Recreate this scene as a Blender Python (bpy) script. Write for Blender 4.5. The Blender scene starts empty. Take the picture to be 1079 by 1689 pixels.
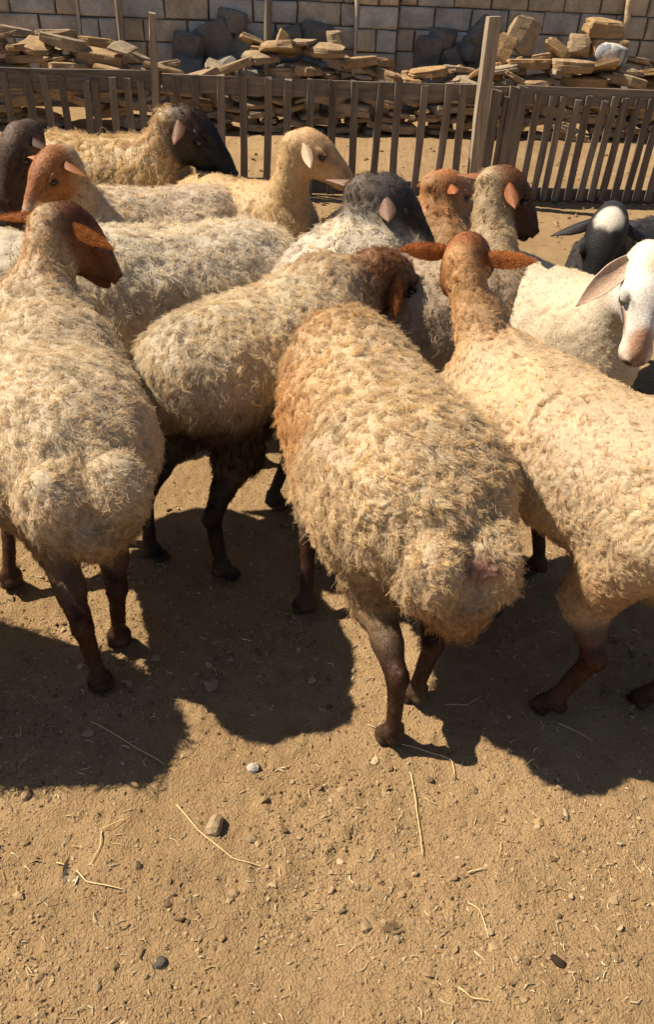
import bpy, math, random
import numpy as np
from mathutils import Vector, Matrix, kdtree

HAIR = 1.0          # share of the wool strands that is built

# ------------------------------------------------------------------ camera, sky, sun, exposure
scene = bpy.context.scene
COL = scene.collection
cam_data = bpy.data.cameras.new('camera')
cam = bpy.data.objects.new('camera', cam_data)
COL.objects.link(cam)
PITCH, ROLL, CAM_H = math.radians(36.5), math.radians(3.0), 1.65
fwd = Vector((0, math.cos(PITCH), -math.sin(PITCH)))
right = Vector((1, 0, 0))
up = right.cross(fwd)
r2 = right * math.cos(ROLL) + up * math.sin(ROLL)
u2 = -right * math.sin(ROLL) + up * math.cos(ROLL)
cam.matrix_world = Matrix(((r2.x, u2.x, -fwd.x, 0), (r2.y, u2.y, -fwd.y, 0), (r2.z, u2.z, -fwd.z, CAM_H), (0, 0, 0, 1)))
cam_data.sensor_fit = 'VERTICAL'
cam_data.sensor_height = 36.0
cam_data.lens = 36.0 * 1330 / 1689
cam_data.clip_start, cam_data.clip_end = 0.05, 2000
scene.camera = cam

SUN_EL, SUN_BACK = math.radians(52), math.radians(8.5)       # height; how far beyond the left-right line it stands
sun_from = Vector((-math.cos(SUN_BACK) * math.cos(SUN_EL), math.sin(SUN_BACK) * math.cos(SUN_EL), math.sin(SUN_EL)))
world = bpy.data.worlds.new('World')
scene.world = world
world.use_nodes = True
wn, wl = world.node_tree.nodes, world.node_tree.links
wn.clear()
sky = wn.new('ShaderNodeTexSky')
sky.sky_type = 'NISHITA'
sky.sun_disc = False
sky.sun_elevation = SUN_EL
sky.sun_rotation = math.atan2(sun_from.x, sun_from.y)
sky.dust_density = 0.6
bg = wn.new('ShaderNodeBackground')
bg.inputs['Strength'].default_value = 0.05
wo = wn.new('ShaderNodeOutputWorld')
wl.new(sky.outputs[0], bg.inputs[0])
wl.new(bg.outputs[0], wo.inputs[0])
sd = bpy.data.lights.new('sun', 'SUN')
sd.energy = 5.0
sd.angle = math.radians(0.53)
sd.color = (1.0, 0.885, 0.72)
sun = bpy.data.objects.new('sun', sd)
COL.objects.link(sun)
sun.rotation_euler = sun_from.to_track_quat('Z', 'Y').to_euler()
scene.view_settings.view_transform = 'Standard'
scene.view_settings.look = 'None'
scene.view_settings.exposure = 0.66
scene.view_settings.gamma = 1.0
scene.view_settings.use_curve_mapping = False
scene.render.engine = 'CYCLES'
scene.cycles.max_bounces = 6
scene.cycles.diffuse_bounces = 2
scene.cycles.glossy_bounces = 2
scene.cycles.transmission_bounces = 2
scene.cycles.use_adaptive_sampling = True
scene.cycles.adaptive_threshold = 0.02

# ------------------------------------------------------------------ small helpers
def lin(r, g, b):
    f = lambda c: (c / 255 / 12.92) if c / 255 <= 0.04045 else ((c / 255 + 0.055) / 1.055) ** 2.4
    return (f(r), f(g), f(b))

def hash3(ix, iy, iz, seed):
    h = (ix.astype(np.int64) * 374761393 + iy.astype(np.int64) * 668265263 + iz.astype(np.int64) * 2147483647 + seed * 1274126177) & 0xFFFFFFFF
    h = ((h ^ (h >> 13)) * 1274126177) & 0xFFFFFFFF
    h = (h ^ (h >> 16)) & 0xFFFFFFFF
    return h.astype(np.float64) / 4294967295.0

LATT = np.random.default_rng(7).random((64, 64, 64)).astype(np.float32) * 2 - 1
def vnoise(p, scale, seed=0):
    q = p * scale
    i = np.floor(q).astype(np.int64)
    f = q - i
    f = f * f * (3 - 2 * f)
    x0, y0, z0 = (i[:, 0] + seed * 13) & 63, (i[:, 1] + seed * 29) & 63, (i[:, 2] + seed * 41) & 63
    x1, y1, z1 = (x0 + 1) & 63, (y0 + 1) & 63, (z0 + 1) & 63
    fx, fy_, fz = f[:, 0], f[:, 1], f[:, 2]
    L = LATT
    a = L[x0, y0, z0] * (1 - fx) + L[x1, y0, z0] * fx
    b = L[x0, y1, z0] * (1 - fx) + L[x1, y1, z0] * fx
    c = L[x0, y0, z1] * (1 - fx) + L[x1, y0, z1] * fx
    d = L[x0, y1, z1] * (1 - fx) + L[x1, y1, z1] * fx
    return (a * (1 - fy_) + b * fy_) * (1 - fz) + (c * (1 - fy_) + d * fy_) * fz

def fbm(p, scale, octaves=4, seed=0, gain=0.5):
    out = np.zeros(len(p)); a = 1.0; s = scale; tot = 0
    for o in range(octaves):
        out += a * vnoise(p, s, seed + o * 17); tot += a
        a *= gain; s *= 2.03
    return out / tot

def make_mesh(name, verts, faces, smooth=False):
    """faces: an (n,3) or (n,4) array, or a list of arrays of both."""
    me = bpy.data.meshes.new(name)
    if isinstance(faces, np.ndarray):
        faces = [faces]
    faces = [np.asarray(f, dtype=np.int32) for f in faces if len(f)]
    nl = sum(f.size for f in faces); nf = sum(len(f) for f in faces)
    me.vertices.add(len(verts))
    me.vertices.foreach_set('co', np.asarray(verts, dtype=np.float32).ravel())
    me.loops.add(nl)
    me.loops.foreach_set('vertex_index', np.concatenate([f.ravel() for f in faces]))
    me.polygons.add(nf)
    starts = []; s = 0
    for f in faces:
        k = f.shape[1]
        starts.append(s + np.arange(len(f)) * k); s += f.size
    me.polygons.foreach_set('loop_start', np.concatenate(starts).astype(np.int32))
    me.polygons.foreach_set('use_smooth', np.full(nf, smooth, dtype=bool))
    me.update(calc_edges=True)
    me.validate()
    return me

def set_color(me, col, name='col'):
    a = me.color_attributes.new(name, 'FLOAT_COLOR', 'POINT')
    c = np.ones((len(me.vertices), 4), dtype=np.float32)
    c[:, :3] = col
    a.data.foreach_set('color', c.ravel())

def link(name, data, mat=None, parent=None, loc=None, rot=None, scale=None):
    o = bpy.data.objects.new(name, data)
    COL.objects.link(o)
    if mat is not None and data is not None and not data.materials:
        data.materials.append(mat)
    if parent is not None:
        o.parent = parent
    if loc is not None: o.location = loc
    if rot is not None: o.rotation_euler = rot
    if scale is not None: o.scale = scale
    return o

def thing(name, label, cat, loc=(0, 0, 0), group=None, rot=None):
    o = link(name, None, loc=loc, rot=rot)
    o['label'] = label; o['category'] = cat
    if group: o['group'] = group
    return o

def tag(o, label, cat, group=None):
    o['label'] = label; o['category'] = cat
    if group: o['group'] = group
    return o

class NT:
    """a short way to write a material's nodes"""
    def __init__(s, name):
        s.m = bpy.data.materials.new(name); s.m.use_nodes = True
        s.n, s.l = s.m.node_tree.nodes, s.m.node_tree.links
        s.n.clear()
        s.out = s.n.new('ShaderNodeOutputMaterial')
    def node(s, t, **kw):
        n = s.n.new(t)
        ins = kw.pop('ins', {})
        for k, v in kw.items(): setattr(n, k, v)
        for k, v in ins.items():
            if hasattr(v, 'is_output'): s.l.new(v, n.inputs[k])
            else: n.inputs[k].default_value = v
        return n
    def noise(s, scale, detail=4, rough=0.6, vec=None, out=0, dist=0.0):
        n = s.node('ShaderNodeTexNoise', ins={'Scale': scale, 'Detail': detail, 'Roughness': rough, 'Distortion': dist})
        if vec is not None: s.l.new(vec, n.inputs['Vector'])
        return n.outputs[out]
    def ramp(s, fac, stops):
        n = s.node('ShaderNodeValToRGB', ins={'Fac': fac})
        while len(n.color_ramp.elements) < len(stops): n.color_ramp.elements.new(0.5)
        for e, (p, c) in zip(n.color_ramp.elements, stops):
            e.position = p; e.color = (*c, 1) if len(c) == 3 else c
        return n.outputs[0]
    def mix(s, a, b, fac, mode='MIX'):
        n = s.node('ShaderNodeMix', data_type='RGBA', blend_type=mode)
        for k, v in ((0, fac), (6, a), (7, b)):
            if hasattr(v, 'is_output'): s.l.new(v, n.inputs[k])
            else: n.inputs[k].default_value = v if not isinstance(v, tuple) or len(v) == 4 else (*v, 1)
        return n.outputs[2]
    def math(s, op, a, b=0.0):
        n = s.node('ShaderNodeMath', operation=op)
        for k, v in ((0, a), (1, b)):
            if hasattr(v, 'is_output'): s.l.new(v, n.inputs[k])
            else: n.inputs[k].default_value = v
        return n.outputs[0]
    def bump(s, h, dist, strength=1.0, normal=None):
        n = s.node('ShaderNodeBump', ins={'Height': h, 'Distance': dist, 'Strength': strength})
        if normal is not None: s.l.new(normal, n.inputs['Normal'])
        return n.outputs[0]
    def finish(s, color, rough=0.9, normal=None, spec=0.2):
        b = s.node('ShaderNodeBsdfPrincipled')
        for k, v in (('Base Color', color), ('Roughness', rough), ('Specular IOR Level', spec)):
            if hasattr(v, 'is_output'): s.l.new(v, b.inputs[k])
            else: b.inputs[k].default_value = v if not isinstance(v, tuple) or len(v) == 4 else (*v, 1)
        if normal is not None: s.l.new(normal, b.inputs['Normal'])
        s.l.new(b.outputs[0], s.out.inputs[0])
        return s.m

# ------------------------------------------------------------------ materials
def mat_ground():
    t = NT('dry_earth')
    co = t.node('ShaderNodeNewGeometry').outputs['Position']
    big = t.noise(0.9, 5, 0.6, co)
    mid = t.noise(9, 6, 0.65, co)
    fine = t.noise(190, 5, 0.75, co)
    c = t.ramp(big, [(0.3, (0.285, 0.187, 0.094)), (0.68, (0.43, 0.295, 0.158))])
    c2 = t.ramp(mid, [(0.32, (0.76, 0.72, 0.68)), (0.7, (1.05, 1.03, 1.0))])
    c = t.mix(c, c2, 0.75, 'MULTIPLY')
    c3 = t.ramp(fine, [(0.3, (0.62, 0.58, 0.54)), (0.5, (1, 1, 1)), (0.75, (1.2, 1.18, 1.12))])
    c = t.mix(c, c3, 0.7, 'MULTIPLY')
    v = t.node('ShaderNodeTexVoronoi', feature='F1', ins={'Scale': 150.0, 'Randomness': 1.0})
    warp = t.node('ShaderNodeVectorMath', operation='ADD')
    nz = t.node('ShaderNodeTexNoise', ins={'Scale': 60.0, 'Detail': 2.0})
    sc = t.node('ShaderNodeVectorMath', operation='SCALE', ins={'Scale': 0.03})
    t.l.new(co, nz.inputs['Vector']); t.l.new(nz.outputs[1], sc.inputs[0])
    t.l.new(co, warp.inputs[0]); t.l.new(sc.outputs[0], warp.inputs[1]); t.l.new(warp.outputs[0], v.inputs['Vector'])
    chips = t.ramp(v.outputs['Distance'], [(0.0, (1, 1, 1)), (0.55, (0.35, 0.35, 0.35)), (0.8, (0, 0, 0))])
    h = t.mix(chips, fine, 0.5)
    n1 = t.bump(h, 0.006, 1.0)
    n2 = t.bump(mid, 0.012, 0.4, n1)
    return t.finish(c, 0.95, n2, 0.1)

def mat_attr(name, rough=0.9, spec=0.15, nscale=60, amount=0.35, bump=0.003, attr='col'):
    """colour from the object's own colour attribute, broken up by noise"""
    t = NT(name)
    a = t.node('ShaderNodeAttribute', attribute_name=attr)
    tc = t.node('ShaderNodeTexCoord').outputs['Object']
    n = t.noise(nscale, 5, 0.65, tc)
    m = t.ramp(n, [(0.25, (1 - amount,) * 3), (0.75, (1 + amount,) * 3)])
    c = t.mix(a.outputs[0], m, 1.0, 'MULTIPLY')
    return t.finish(c, rough, t.bump(n, bump, 0.8), spec)

def mat_stone(name, base, var=0.35, scale=6, bump=0.02, warm=(0.75, 0.6, 0.42)):
    t = NT(name)
    tc = t.node('ShaderNodeNewGeometry').outputs['Position']
    oi = t.node('ShaderNodeObjectInfo')
    n1 = t.noise(scale, 6, 0.65, tc)
    n2 = t.noise(scale * 9, 5, 0.7, tc)
    c = t.mix(base, tuple(min(1, b * w * 1.5) for b, w in zip(base, warm)), oi.outputs['Random'])
    c = t.mix(c, t.ramp(n1, [(0.25, (1 - var,) * 3), (0.75, (1 + var,) * 3)]), 1.0, 'MULTIPLY')
    c = t.mix(c, t.ramp(n2, [(0.3, (0.72, 0.7, 0.68)), (0.65, (1.08, 1.07, 1.05))]), 0.8, 'MULTIPLY')
    nb = t.bump(n2, bump * 0.35, 0.9, t.bump(n1, bump, 0.8))
    return t.finish(c, 0.93, nb, 0.15)

def mat_wood(name, dark, light):
    t = NT(name)
    tc = t.node('ShaderNodeTexCoord').outputs['Object']
    oi = t.node('ShaderNodeObjectInfo')
    mp = t.node('ShaderNodeMapping', ins={'Vector': tc, 'Scale': (38, 38, 3.0)})
    off = t.node('ShaderNodeCombineXYZ', ins={'X': t.math('MULTIPLY', oi.outputs['Random'], 50), 'Z': t.math('MULTIPLY', oi.outputs['Random'], 31)})
    ad = t.node('ShaderNodeVectorMath', operation='ADD')
    t.l.new(mp.outputs[0], ad.inputs[0]); t.l.new(off.outputs[0], ad.inputs[1])
    g = t.noise(1.0, 6, 0.6, ad.outputs[0], dist=0.6)
    c = t.ramp(g, [(0.28, dark), (0.72, light)])
    k = t.ramp(oi.outputs['Random'], [(0, (0.62, 0.62, 0.62)), (1, (1.3, 1.25, 1.18))])
    c = t.mix(c, k, 1.0, 'MULTIPLY')
    return t.finish(c, 0.85, t.bump(g, 0.006, 0.8), 0.2)

def mat_wool():
    t = NT('wool')
    a = t.node('ShaderNodeAttribute', attribute_name='col')
    d = t.node('ShaderNodeBsdfDiffuse'); tr = t.node('ShaderNodeBsdfTranslucent')
    t.l.new(a.outputs[0], d.inputs[0]); t.l.new(a.outputs[0], tr.inputs[0])
    mx = t.node('ShaderNodeMixShader', ins={0: 0.32})
    t.l.new(d.outputs[0], mx.inputs[1]); t.l.new(tr.outputs[0], mx.inputs[2])
    t.l.new(mx.outputs[0], t.out.inputs[0])
    return t.m

M_GROUND = mat_ground()
M_WOOL = mat_wool()
M_HIDE = mat_attr('hide', 0.55, 0.3, 130, 0.32, 0.003)
M_CLOD = mat_attr('clod', 0.95, 0.1, 70, 0.3, 0.004)
M_BLOCK = mat_stone('limestone_block', (0.56, 0.53, 0.49), 0.40, 5, 0.03)
M_RUBBLE = mat_stone('grey_rubble', (0.24, 0.22, 0.195), 0.35, 7, 0.03, (0.7, 0.66, 0.6))
M_SLAB = mat_stone('slab_stone', (0.37, 0.295, 0.205), 0.4, 9, 0.03)
M_MORTAR = mat_stone('mortar', (0.17, 0.15, 0.13), 0.3, 9, 0.02)
M_FENCE = mat_wood('weathered_board', (0.105, 0.085, 0.068), (0.27, 0.225, 0.18))
M_POST = mat_wood('post_wood', (0.15, 0.12, 0.09), (0.40, 0.33, 0.25))
M_STRAW = mat_attr('straw', 0.6, 0.3, 40, 0.25, 0.0005)

def mat_eye():
    t = NT('eye_glass')
    return t.finish((0.012, 0.008, 0.005), 0.08, None, 0.6)
M_EYE = mat_eye()

# ------------------------------------------------------------------ ground
def axis(fine_lo, fine_hi, step, lo, hi, grow=1.06, cap=60.0):
    a = list(np.arange(fine_lo, fine_hi, step))
    s = step; x = a[-1]
    while x < hi:
        s = min(s * grow, cap); x += s; a.append(x)
    s = step; x = a[0]; b = []
    while x > lo:
        s = min(s * grow, cap); x -= s; b.append(x)
    return np.array(b[::-1] + a)

hrng = np.random.default_rng(8)
HOOF = [(hrng.uniform(-1, 1) * (0.3 + 0.35 * hy_), hy_, hrng.uniform(0.022, 0.034)) for hy_ in hrng.uniform(0.6, 3.4, 46)]
def ground_height(x, y):
    p = np.stack([x, y, np.zeros_like(x)], 1)
    h = 0.016 * fbm(p, 2.2, 3, 5) + 0.005 * fbm(p, 14, 3, 9) + 0.0035 * fbm(p, 62, 2, 31)
    ridged = 1 - np.abs(vnoise(p, 26, 77))
    h += 0.002 * (ridged ** 3 - 0.4)
    for (hx_, hy_, r_) in HOOF:
        d2 = ((x - hx_) ** 2 + (y - hy_) ** 2) / (r_ * r_)
        h += -0.007 * np.exp(-d2 * d2) * (1 - 0.8 * np.exp(-((x - hx_) / (0.2 * r_)) ** 2)) + 0.003 * np.exp(-(np.sqrt(d2) - 1.35) ** 2 * 9)
    dist = np.hypot(x, y)
    return h * np.clip(1.15 - dist / 30, 0.2, 1)

def build_ground():
    ax = axis(-1.10, 1.10, 0.0088, -600, 600, 1.06)
    ay = axis(0.5, 2.1, 0.0088, -300, 900, 1.035)
    X, Y = np.meshgrid(ax, ay, indexing='ij')
    x, y = X.ravel(), Y.ravel()
    z = ground_height(x, y)
    nx, ny = X.shape
    i = (np.arange(nx - 1)[:, None] * ny + np.arange(ny - 1)[None, :]).ravel()
    f = np.stack([i, i + ny, i + ny + 1, i + 1], 1)
    me = make_mesh('ground', np.stack([x, y, z], 1), f, True)
    o = link('ground', me, M_GROUND)
    o['kind'] = 'structure'
    return o
build_ground()

# ------------------------------------------------------------------ stones: a pool of shared shapes
ICO_V = None
def ico(sub=1):
    t = (1 + 5 ** 0.5) / 2
    v = np.array([(-1, t, 0), (1, t, 0), (-1, -t, 0), (1, -t, 0), (0, -1, t), (0, 1, t), (0, -1, -t), (0, 1, -t), (t, 0, -1), (t, 0, 1), (-t, 0, -1), (-t, 0, 1)], float)
    f = [(0, 11, 5), (0, 5, 1), (0, 1, 7), (0, 7, 10), (0, 10, 11), (1, 5, 9), (5, 11, 4), (11, 10, 2), (10, 7, 6), (7, 1, 8), (3, 9, 4), (3, 4, 2), (3, 2, 6), (3, 6, 8), (3, 8, 9), (4, 9, 5), (2, 4, 11), (6, 2, 10), (8, 6, 7), (9, 8, 1)]
    v = list(v / np.linalg.norm(v[0]))
    for _ in range(sub):
        mid = {}; nf = []
        def m(a, b):
            k = (min(a, b), max(a, b))
            if k not in mid:
                p = v[a] + v[b]; v.append(p / np.linalg.norm(p)); mid[k] = len(v) - 1
            return mid[k]
        for a, b, c in f:
            ab, bc, ca = m(a, b), m(b, c), m(c, a)
            nf += [(a, ab, ca), (b, bc, ab), (c, ca, bc), (ab, bc, ca)]
        f = nf
    return np.array(v), np.array(f)
ICO1, ICO2, ICO0 = ico(1), ico(2), ico(0)

def slab_mesh(name, rng, mat, box=0.8, nverts=None, smooth=False):
    """an irregular flat quarry stone within a unit cube: a boxy, chipped shape"""
    v, f = ICO2
    p = np.sign(v) * np.abs(v) ** (1 - box * 0.72)
    a, b = rng.uniform(-0.35, 0.35, 2)
    p[:, 0] += a * p[:, 1]; p[:, 1] += b * 0.4 * p[:, 0]
    for _ in range(4):                                    # knock corners and faces off
        d = rng.normal(size=3); d[2] *= 0.5; d /= np.linalg.norm(d)
        h = rng.uniform(0.62, 0.95) * np.max(p @ d)
        over = np.clip(p @ d - h, 0, None)
        p -= over[:, None] * d * 0.92
    s = int(rng.integers(1000))
    p *= (1 + 0.10 * fbm(p + 7.1, 1.6, 3, s))[:, None]
    p[:, 2] *= (1 + 0.14 * vnoise(p, 2.5, s + 5))
    p /= np.abs(p).max(0)
    me = make_mesh(name, p * 0.5, f, smooth)
    me.materials.append(mat)
    return me

def broken_slab(name, rng, mat, n=9):
    """a split quarry stone: irregular outline, flat bedding faces, broken edges; fits a unit cube"""
    a = np.sort((np.arange(n) + rng.uniform(-0.32, 0.32, n)) / n * 2 * math.pi)
    sq = 1 / np.maximum(np.abs(np.cos(a)), np.abs(np.sin(a))) ** 0.75
    r = sq * rng.uniform(0.74, 1.08, n)
    rings = []
    tilt = rng.normal(0, 0.10, 2); step = rng.random() < 0.45
    for k, (z, m) in enumerate(((-0.5, 0.86), (-0.38, 0.99), (0.05, 1.0), (0.10, 0.93 if step else 1.0), (0.40, 0.92 if step else 0.97), (0.5, 0.80))):
        rr = r * m * rng.uniform(0.93, 1.05, n)
        x, y = rr * np.cos(a), rr * np.sin(a)
        zz = z + rng.normal(0, 0.035, n) + (tilt[0] * x + tilt[1] * y) * (1 if z > 0 else -0.3)
        rings.append(np.stack([x, y, zz], 1))
    V = np.concatenate(rings + [rings[0].mean(0, keepdims=True), rings[-1].mean(0, keepdims=True) + np.array([[0, 0, 0.03]])])
    F = []
    for k in range(5):
        for j in range(n):
            p, q = k * n + j, k * n + (j + 1) % n
            F += [(p, q, q + n), (p, q + n, p + n)]
    cb, ct = 6 * n, 6 * n + 1
    for j in range(n):
        F.append((cb, (j + 1) % n, j)); F.append((ct, 5 * n + j, 5 * n + (j + 1) % n))
    V = V - (V.max(0) + V.min(0)) / 2
    V = V / (V.max(0) - V.min(0))
    me = make_mesh(name, V, np.array(F), False); me.materials.append(mat)
    return me

rng = np.random.default_rng(11)
SLABS = [broken_slab('stone', rng, M_SLAB, int(rng.integers(7, 11))) for _ in range(18)]
SLABS_GREY = [broken_slab('stone', rng, M_RUBBLE, int(rng.integers(6, 9))) for _ in range(6)]

# ------------------------------------------------------------------ the block wall at the back
WALL_Y = 9.35
WS = 0.10                       # the pen is not quite square to the picture: y grows by this much per metre of x
def wy(x, off=0.0):
    return WALL_Y + WS * x + off
WROT = math.atan(WS)

def block_mesh(w, h, d, rng):
    """one sawn limestone block with worn edges; origin in the middle of its front face"""
    n = 4
    u = np.array([-0.5, -0.44, 0.44, 0.5]); 
    vs = []; fs = []
    b = 0.016
    xs = np.array([-w / 2, -w / 2 + b, w / 2 - b, w / 2]); zs = np.array([-h / 2, -h / 2 + b, h / 2 - b, h / 2])
    for i, x in enumerate(xs):
        for k, z in enumerate(zs):
            edge = (i in (0, 3)) + (k in (0, 3))
            y = (0.0 if edge == 0 else (0.013 if edge == 1 else 0.022)) + rng.uniform(-0.004, 0.004)
            vs.append((x + rng.uniform(-0.005, 0.005), y, z + rng.uniform(-0.005, 0.005)))
    for i in range(3):
        for k in range(3):
            a = i * 4 + k
            fs.append((a, a + 4, a + 5, a + 1))
    ring = [0, 4, 8, 12, 13, 14, 15, 11, 7, 3, 2, 1]
    o = len(vs)
    for r in ring:
        x, y, z = vs[r]; vs.append((x, d, z))
    for j in range(12):
        j2 = (j + 1) % 12
        fs.append((ring[j2], ring[j], o + j, o + j2))
    me = make_mesh('block', np.array(vs), np.array(fs), False)
    return me

wall = thing('block_wall', 'tall wall of grey-brown limestone blocks behind the stone heap', 'wall', (0, WALL_Y, 0))
wrng = np.random.default_rng(5)
def wall_block(x, z, w, h, off, mat=M_BLOCK, tilt=0.0, name='block'):
    me = block_mesh(w - 0.014, h - 0.014, 0.17, wrng)
    o = link(name, me, mat, wall, (x, wy(x, off) - WALL_Y, z), (0, tilt, WROT))
    return o
H = 0.2
def course_run(x0, x1, z0, rows, w, off, hs=None, jit=0.008, seed=0):
    r = np.random.default_rng(seed)
    for k in range(rows):
        x = x0 - (w * 0.5 if k % 2 else 0.0)
        while x < x1 - 0.02:
            ww = w * (1 if r.random() > 0.12 else 0.55)
            a, b = max(x, x0), min(x + ww, x1)
            if b - a > 0.05:
                wall_block((a + b) / 2, z0 + H * (k + 0.5), b - a, H, off + r.uniform(-jit, jit))
            x += ww
Z0 = -0.04
course_run(-4.6, -2.64, Z0, 8, 0.43, 0.0, seed=1)
course_run(-2.64, -2.27, Z0, 8, 0.37, -0.10, seed=2)          # pier
course_run(-2.27, 0.04, Z0, 8, 0.43, 0.0, seed=3)
course_run(0.04, 0.45, Z0, 8, 0.41, -0.14, seed=4)           # pier
course_run(0.45, 2.74, Z0, 8, 0.37, 0.0, seed=5)
course_run(2.74, 5.2, Z0, 8, 0.40, -0.12, seed=6)
# mortar core behind the joints
def core(x0, x1, off, ztop):
    me_v = []
    for x in (x0, x1):
        for yy in (off + 0.03, off + 0.35):
            for z in (Z0, ztop):
                me_v.append((x, wy(x, yy) - WALL_Y, z))
    f = np.array([(0, 4, 5, 1), (2, 3, 7, 6), (1, 5, 7, 3), (0, 1, 3, 2), (4, 6, 7, 5), (0, 2, 6, 4)])
    link('mortar_bed', make_mesh('mortar_bed', np.array(me_v), f), M_MORTAR, wall)
core(-4.6, 5.2, 0.0, Z0 + 8 * H - 0.01)
core(-2.63, -2.28, -0.10, Z0 + 8 * H - 0.012)
core(0.05, 0.44, -0.14, Z0 + 8 * H - 0.012)
core(2.75, 5.19, -0.12, Z0 + 8 * H - 0.012)

M_LIT_EDGE = mat_stone('pale_lit_edge', (0.62, 0.55, 0.45), 0.25, 14, 0.02)  # pale tone for the added strips that imitate sunlit pier edges
def lit_edge(x, off, r, z0, z1, seed):  # rounded strip added along a pier's left edge to show it sunlit
    r_ = np.random.default_rng(seed); n, m = 16, 9; V = []; F = []
    for i_ in range(n):
        z = z0 + (z1 - z0) * i_ / (n - 1); k = r * r_.uniform(0.6, 1.2); dx = r_.normal(0, 0.004)
        for j_ in range(m):
            a = math.pi * (0.55 + 1.15 * j_ / (m - 1)); V.append((dx + k * math.cos(a), k * math.sin(a) * 0.9, z))
    for i_ in range(n - 1):
        for j_ in range(m - 1):
            a = i_ * m + j_; F.append((a, a + 1, a + m + 1, a + m))
    link('lit_edge_strip', make_mesh('lit_edge_strip', np.array(V), np.array(F), True), M_LIT_EDGE, wall, (x, wy(x, off) - WALL_Y, 0))
lit_edge(-2.64, -0.085, 0.022, 0.55, 1.56, 1)
lit_edge(0.04, -0.125, 0.024, 0.35, 1.56, 2)
lit_edge(2.74, -0.105, 0.040, 0.72, 1.56, 3)

# ------------------------------------------------------------------ dry stone heap in front of the wall
heap = thing('dry_stone_wall', 'long low dry stack of flat tan slab stones', 'stone wall', (0, 8.3, 0))
hr = np.random.default_rng(23)
def heap_top(x):
    """height of the stack along its length"""
    return float(np.interp(x, [-4.2, -2.9, -2.35, -1.9, -1.35, -0.6, 0.1, 0.5, 0.95, 1.25, 1.6, 2.2, 2.7, 4.2],
                           [0.64, 0.66, 0.60, 0.50, 0.44, 0.62, 0.58, 0.46, 0.46, 0.54, 0.60, 0.64, 0.60, 0.55]))
BIN = 0.04
hx0, nb = -3.9, 200
prof = np.zeros(nb)
bins = hx0 + BIN * (np.arange(nb) + 0.5)
target = np.array([heap_top(x) for x in bins])
for _ in range(460):
    need = target - prof
    open_ = np.nonzero(need > 0.05)[0]
    if not len(open_): break
    c = open_[np.argmin(prof[open_] + hr.uniform(0, 0.16, len(open_)))]
    w = hr.choice([hr.uniform(0.12, 0.22), hr.uniform(0.22, 0.44)], p=[0.4, 0.6])
    n_ = max(2, int(round(w / BIN))); a_ = int(np.clip(c - n_ // 2, 0, nb - n_))
    z = float(np.percentile(prof[a_:a_ + n_], 70))
    hh = float(np.clip(w * hr.uniform(0.15, 0.33), 0.034, 0.095))
    tilt = float(np.clip((prof[a_ + n_ - 1] - prof[a_]) / w * 0.6, -0.35, 0.35))
    prof[a_:a_ + n_] = np.maximum(prof[a_:a_ + n_], z + hh * 0.93)
    x = hx0 + BIN * (a_ + n_ / 2); top = z > heap_top(x) - 0.17
    yy = 0.14 * x + 0.10 * z + hr.uniform(-0.05, 0.07)
    link('stone', SLABS[hr.integers(len(SLABS))], None, heap, (x, yy, z + hh / 2),
         (hr.normal(0, 0.14 if top else 0.06), -tilt + hr.normal(0, 0.10 if top else 0.04), hr.uniform(-0.45, 0.45) + (math.pi if hr.random() < 0.5 else 0)),
         (w * 1.1, hr.uniform(0.24, 0.36), hh * 1.08))

def loose_stone(x, z, w, d, h, rot, dy=0.0, mesh=None):
    """a stone lying or leaning on the heap"""
    return link('stone', SLABS[mesh] if mesh is not None else SLABS[hr.integers(len(SLABS))], None, heap, (x, 0.25 + 0.1 * x + dy, z), rot, (w, d, h))
# the tumbled blocks and leaning slabs on the right of the heap, sharp pale flakes in the middle
loose_stone(1.60, 0.83, 0.30, 0.10, 0.34, (-0.35, 0.55, 0.15), 0.06)
loose_stone(1.42, 0.72, 0.20, 0.09, 0.26, (-0.30, 0.42, -0.2), 0.0)
loose_stone(2.36, 0.90, 0.36, 0.24, 0.16, (0.05, 0.10, 0.15), 0.06)
loose_stone(2.42, 0.76, 0.40, 0.26, 0.15, (0.02, -0.06, 0.1), 0.05)
loose_stone(2.14, 0.78, 0.24, 0.12, 0.22, (-0.55, 0.08, 0.1), 0.0)
loose_stone(1.95, 0.71, 0.34, 0.12, 0.12, (-0.5, 0.65, 0.0), -0.02)
loose_stone(2.70, 0.66, 0.38, 0.22, 0.05, (-0.15, 0.16, 0.2), 0.0)
loose_stone(1.56, 0.56, 0.20, 0.14, 0.17, (-0.45, -0.2, 0.1), -0.06)
loose_stone(1.36, 0.52, 0.18, 0.12, 0.17, (-0.4, 0.1, 0.1), -0.06)
loose_stone(1.80, 0.66, 0.26, 0.18, 0.06, (-0.1, -0.12, 0.3), 0.0)
loose_stone(-0.86, 0.68, 0.34, 0.24, 0.05, (-0.35, 0.35, 0.2), 0.0)
loose_stone(-0.62, 0.69, 0.16, 0.10, 0.20, (-0.4, 0.5, 0.4), 0.0)
loose_stone(-0.72, 0.62, 0.42, 0.28, 0.05, (-0.2, 0.06, 0.0), 0.0)
loose_stone(-0.28, 0.64, 0.36, 0.24, 0.045, (-0.15, -0.10, 0.3), 0.0)
loose_stone(-0.15, 0.70, 0.14, 0.10, 0.22, (-0.3, -0.2, 0.3), 0.08)
loose_stone(0.24, 0.55, 0.36, 0.26, 0.08, (-0.25, 0.03, 0.1), 0.0)
loose_stone(0.62, 0.49, 0.30, 0.24, 0.06, (-0.2, -0.08, 0.5), 0.0)
loose_stone(1.02, 0.53, 0.34, 0.22, 0.06, (-0.15, 0.05, 0.2), 0.0)
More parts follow.
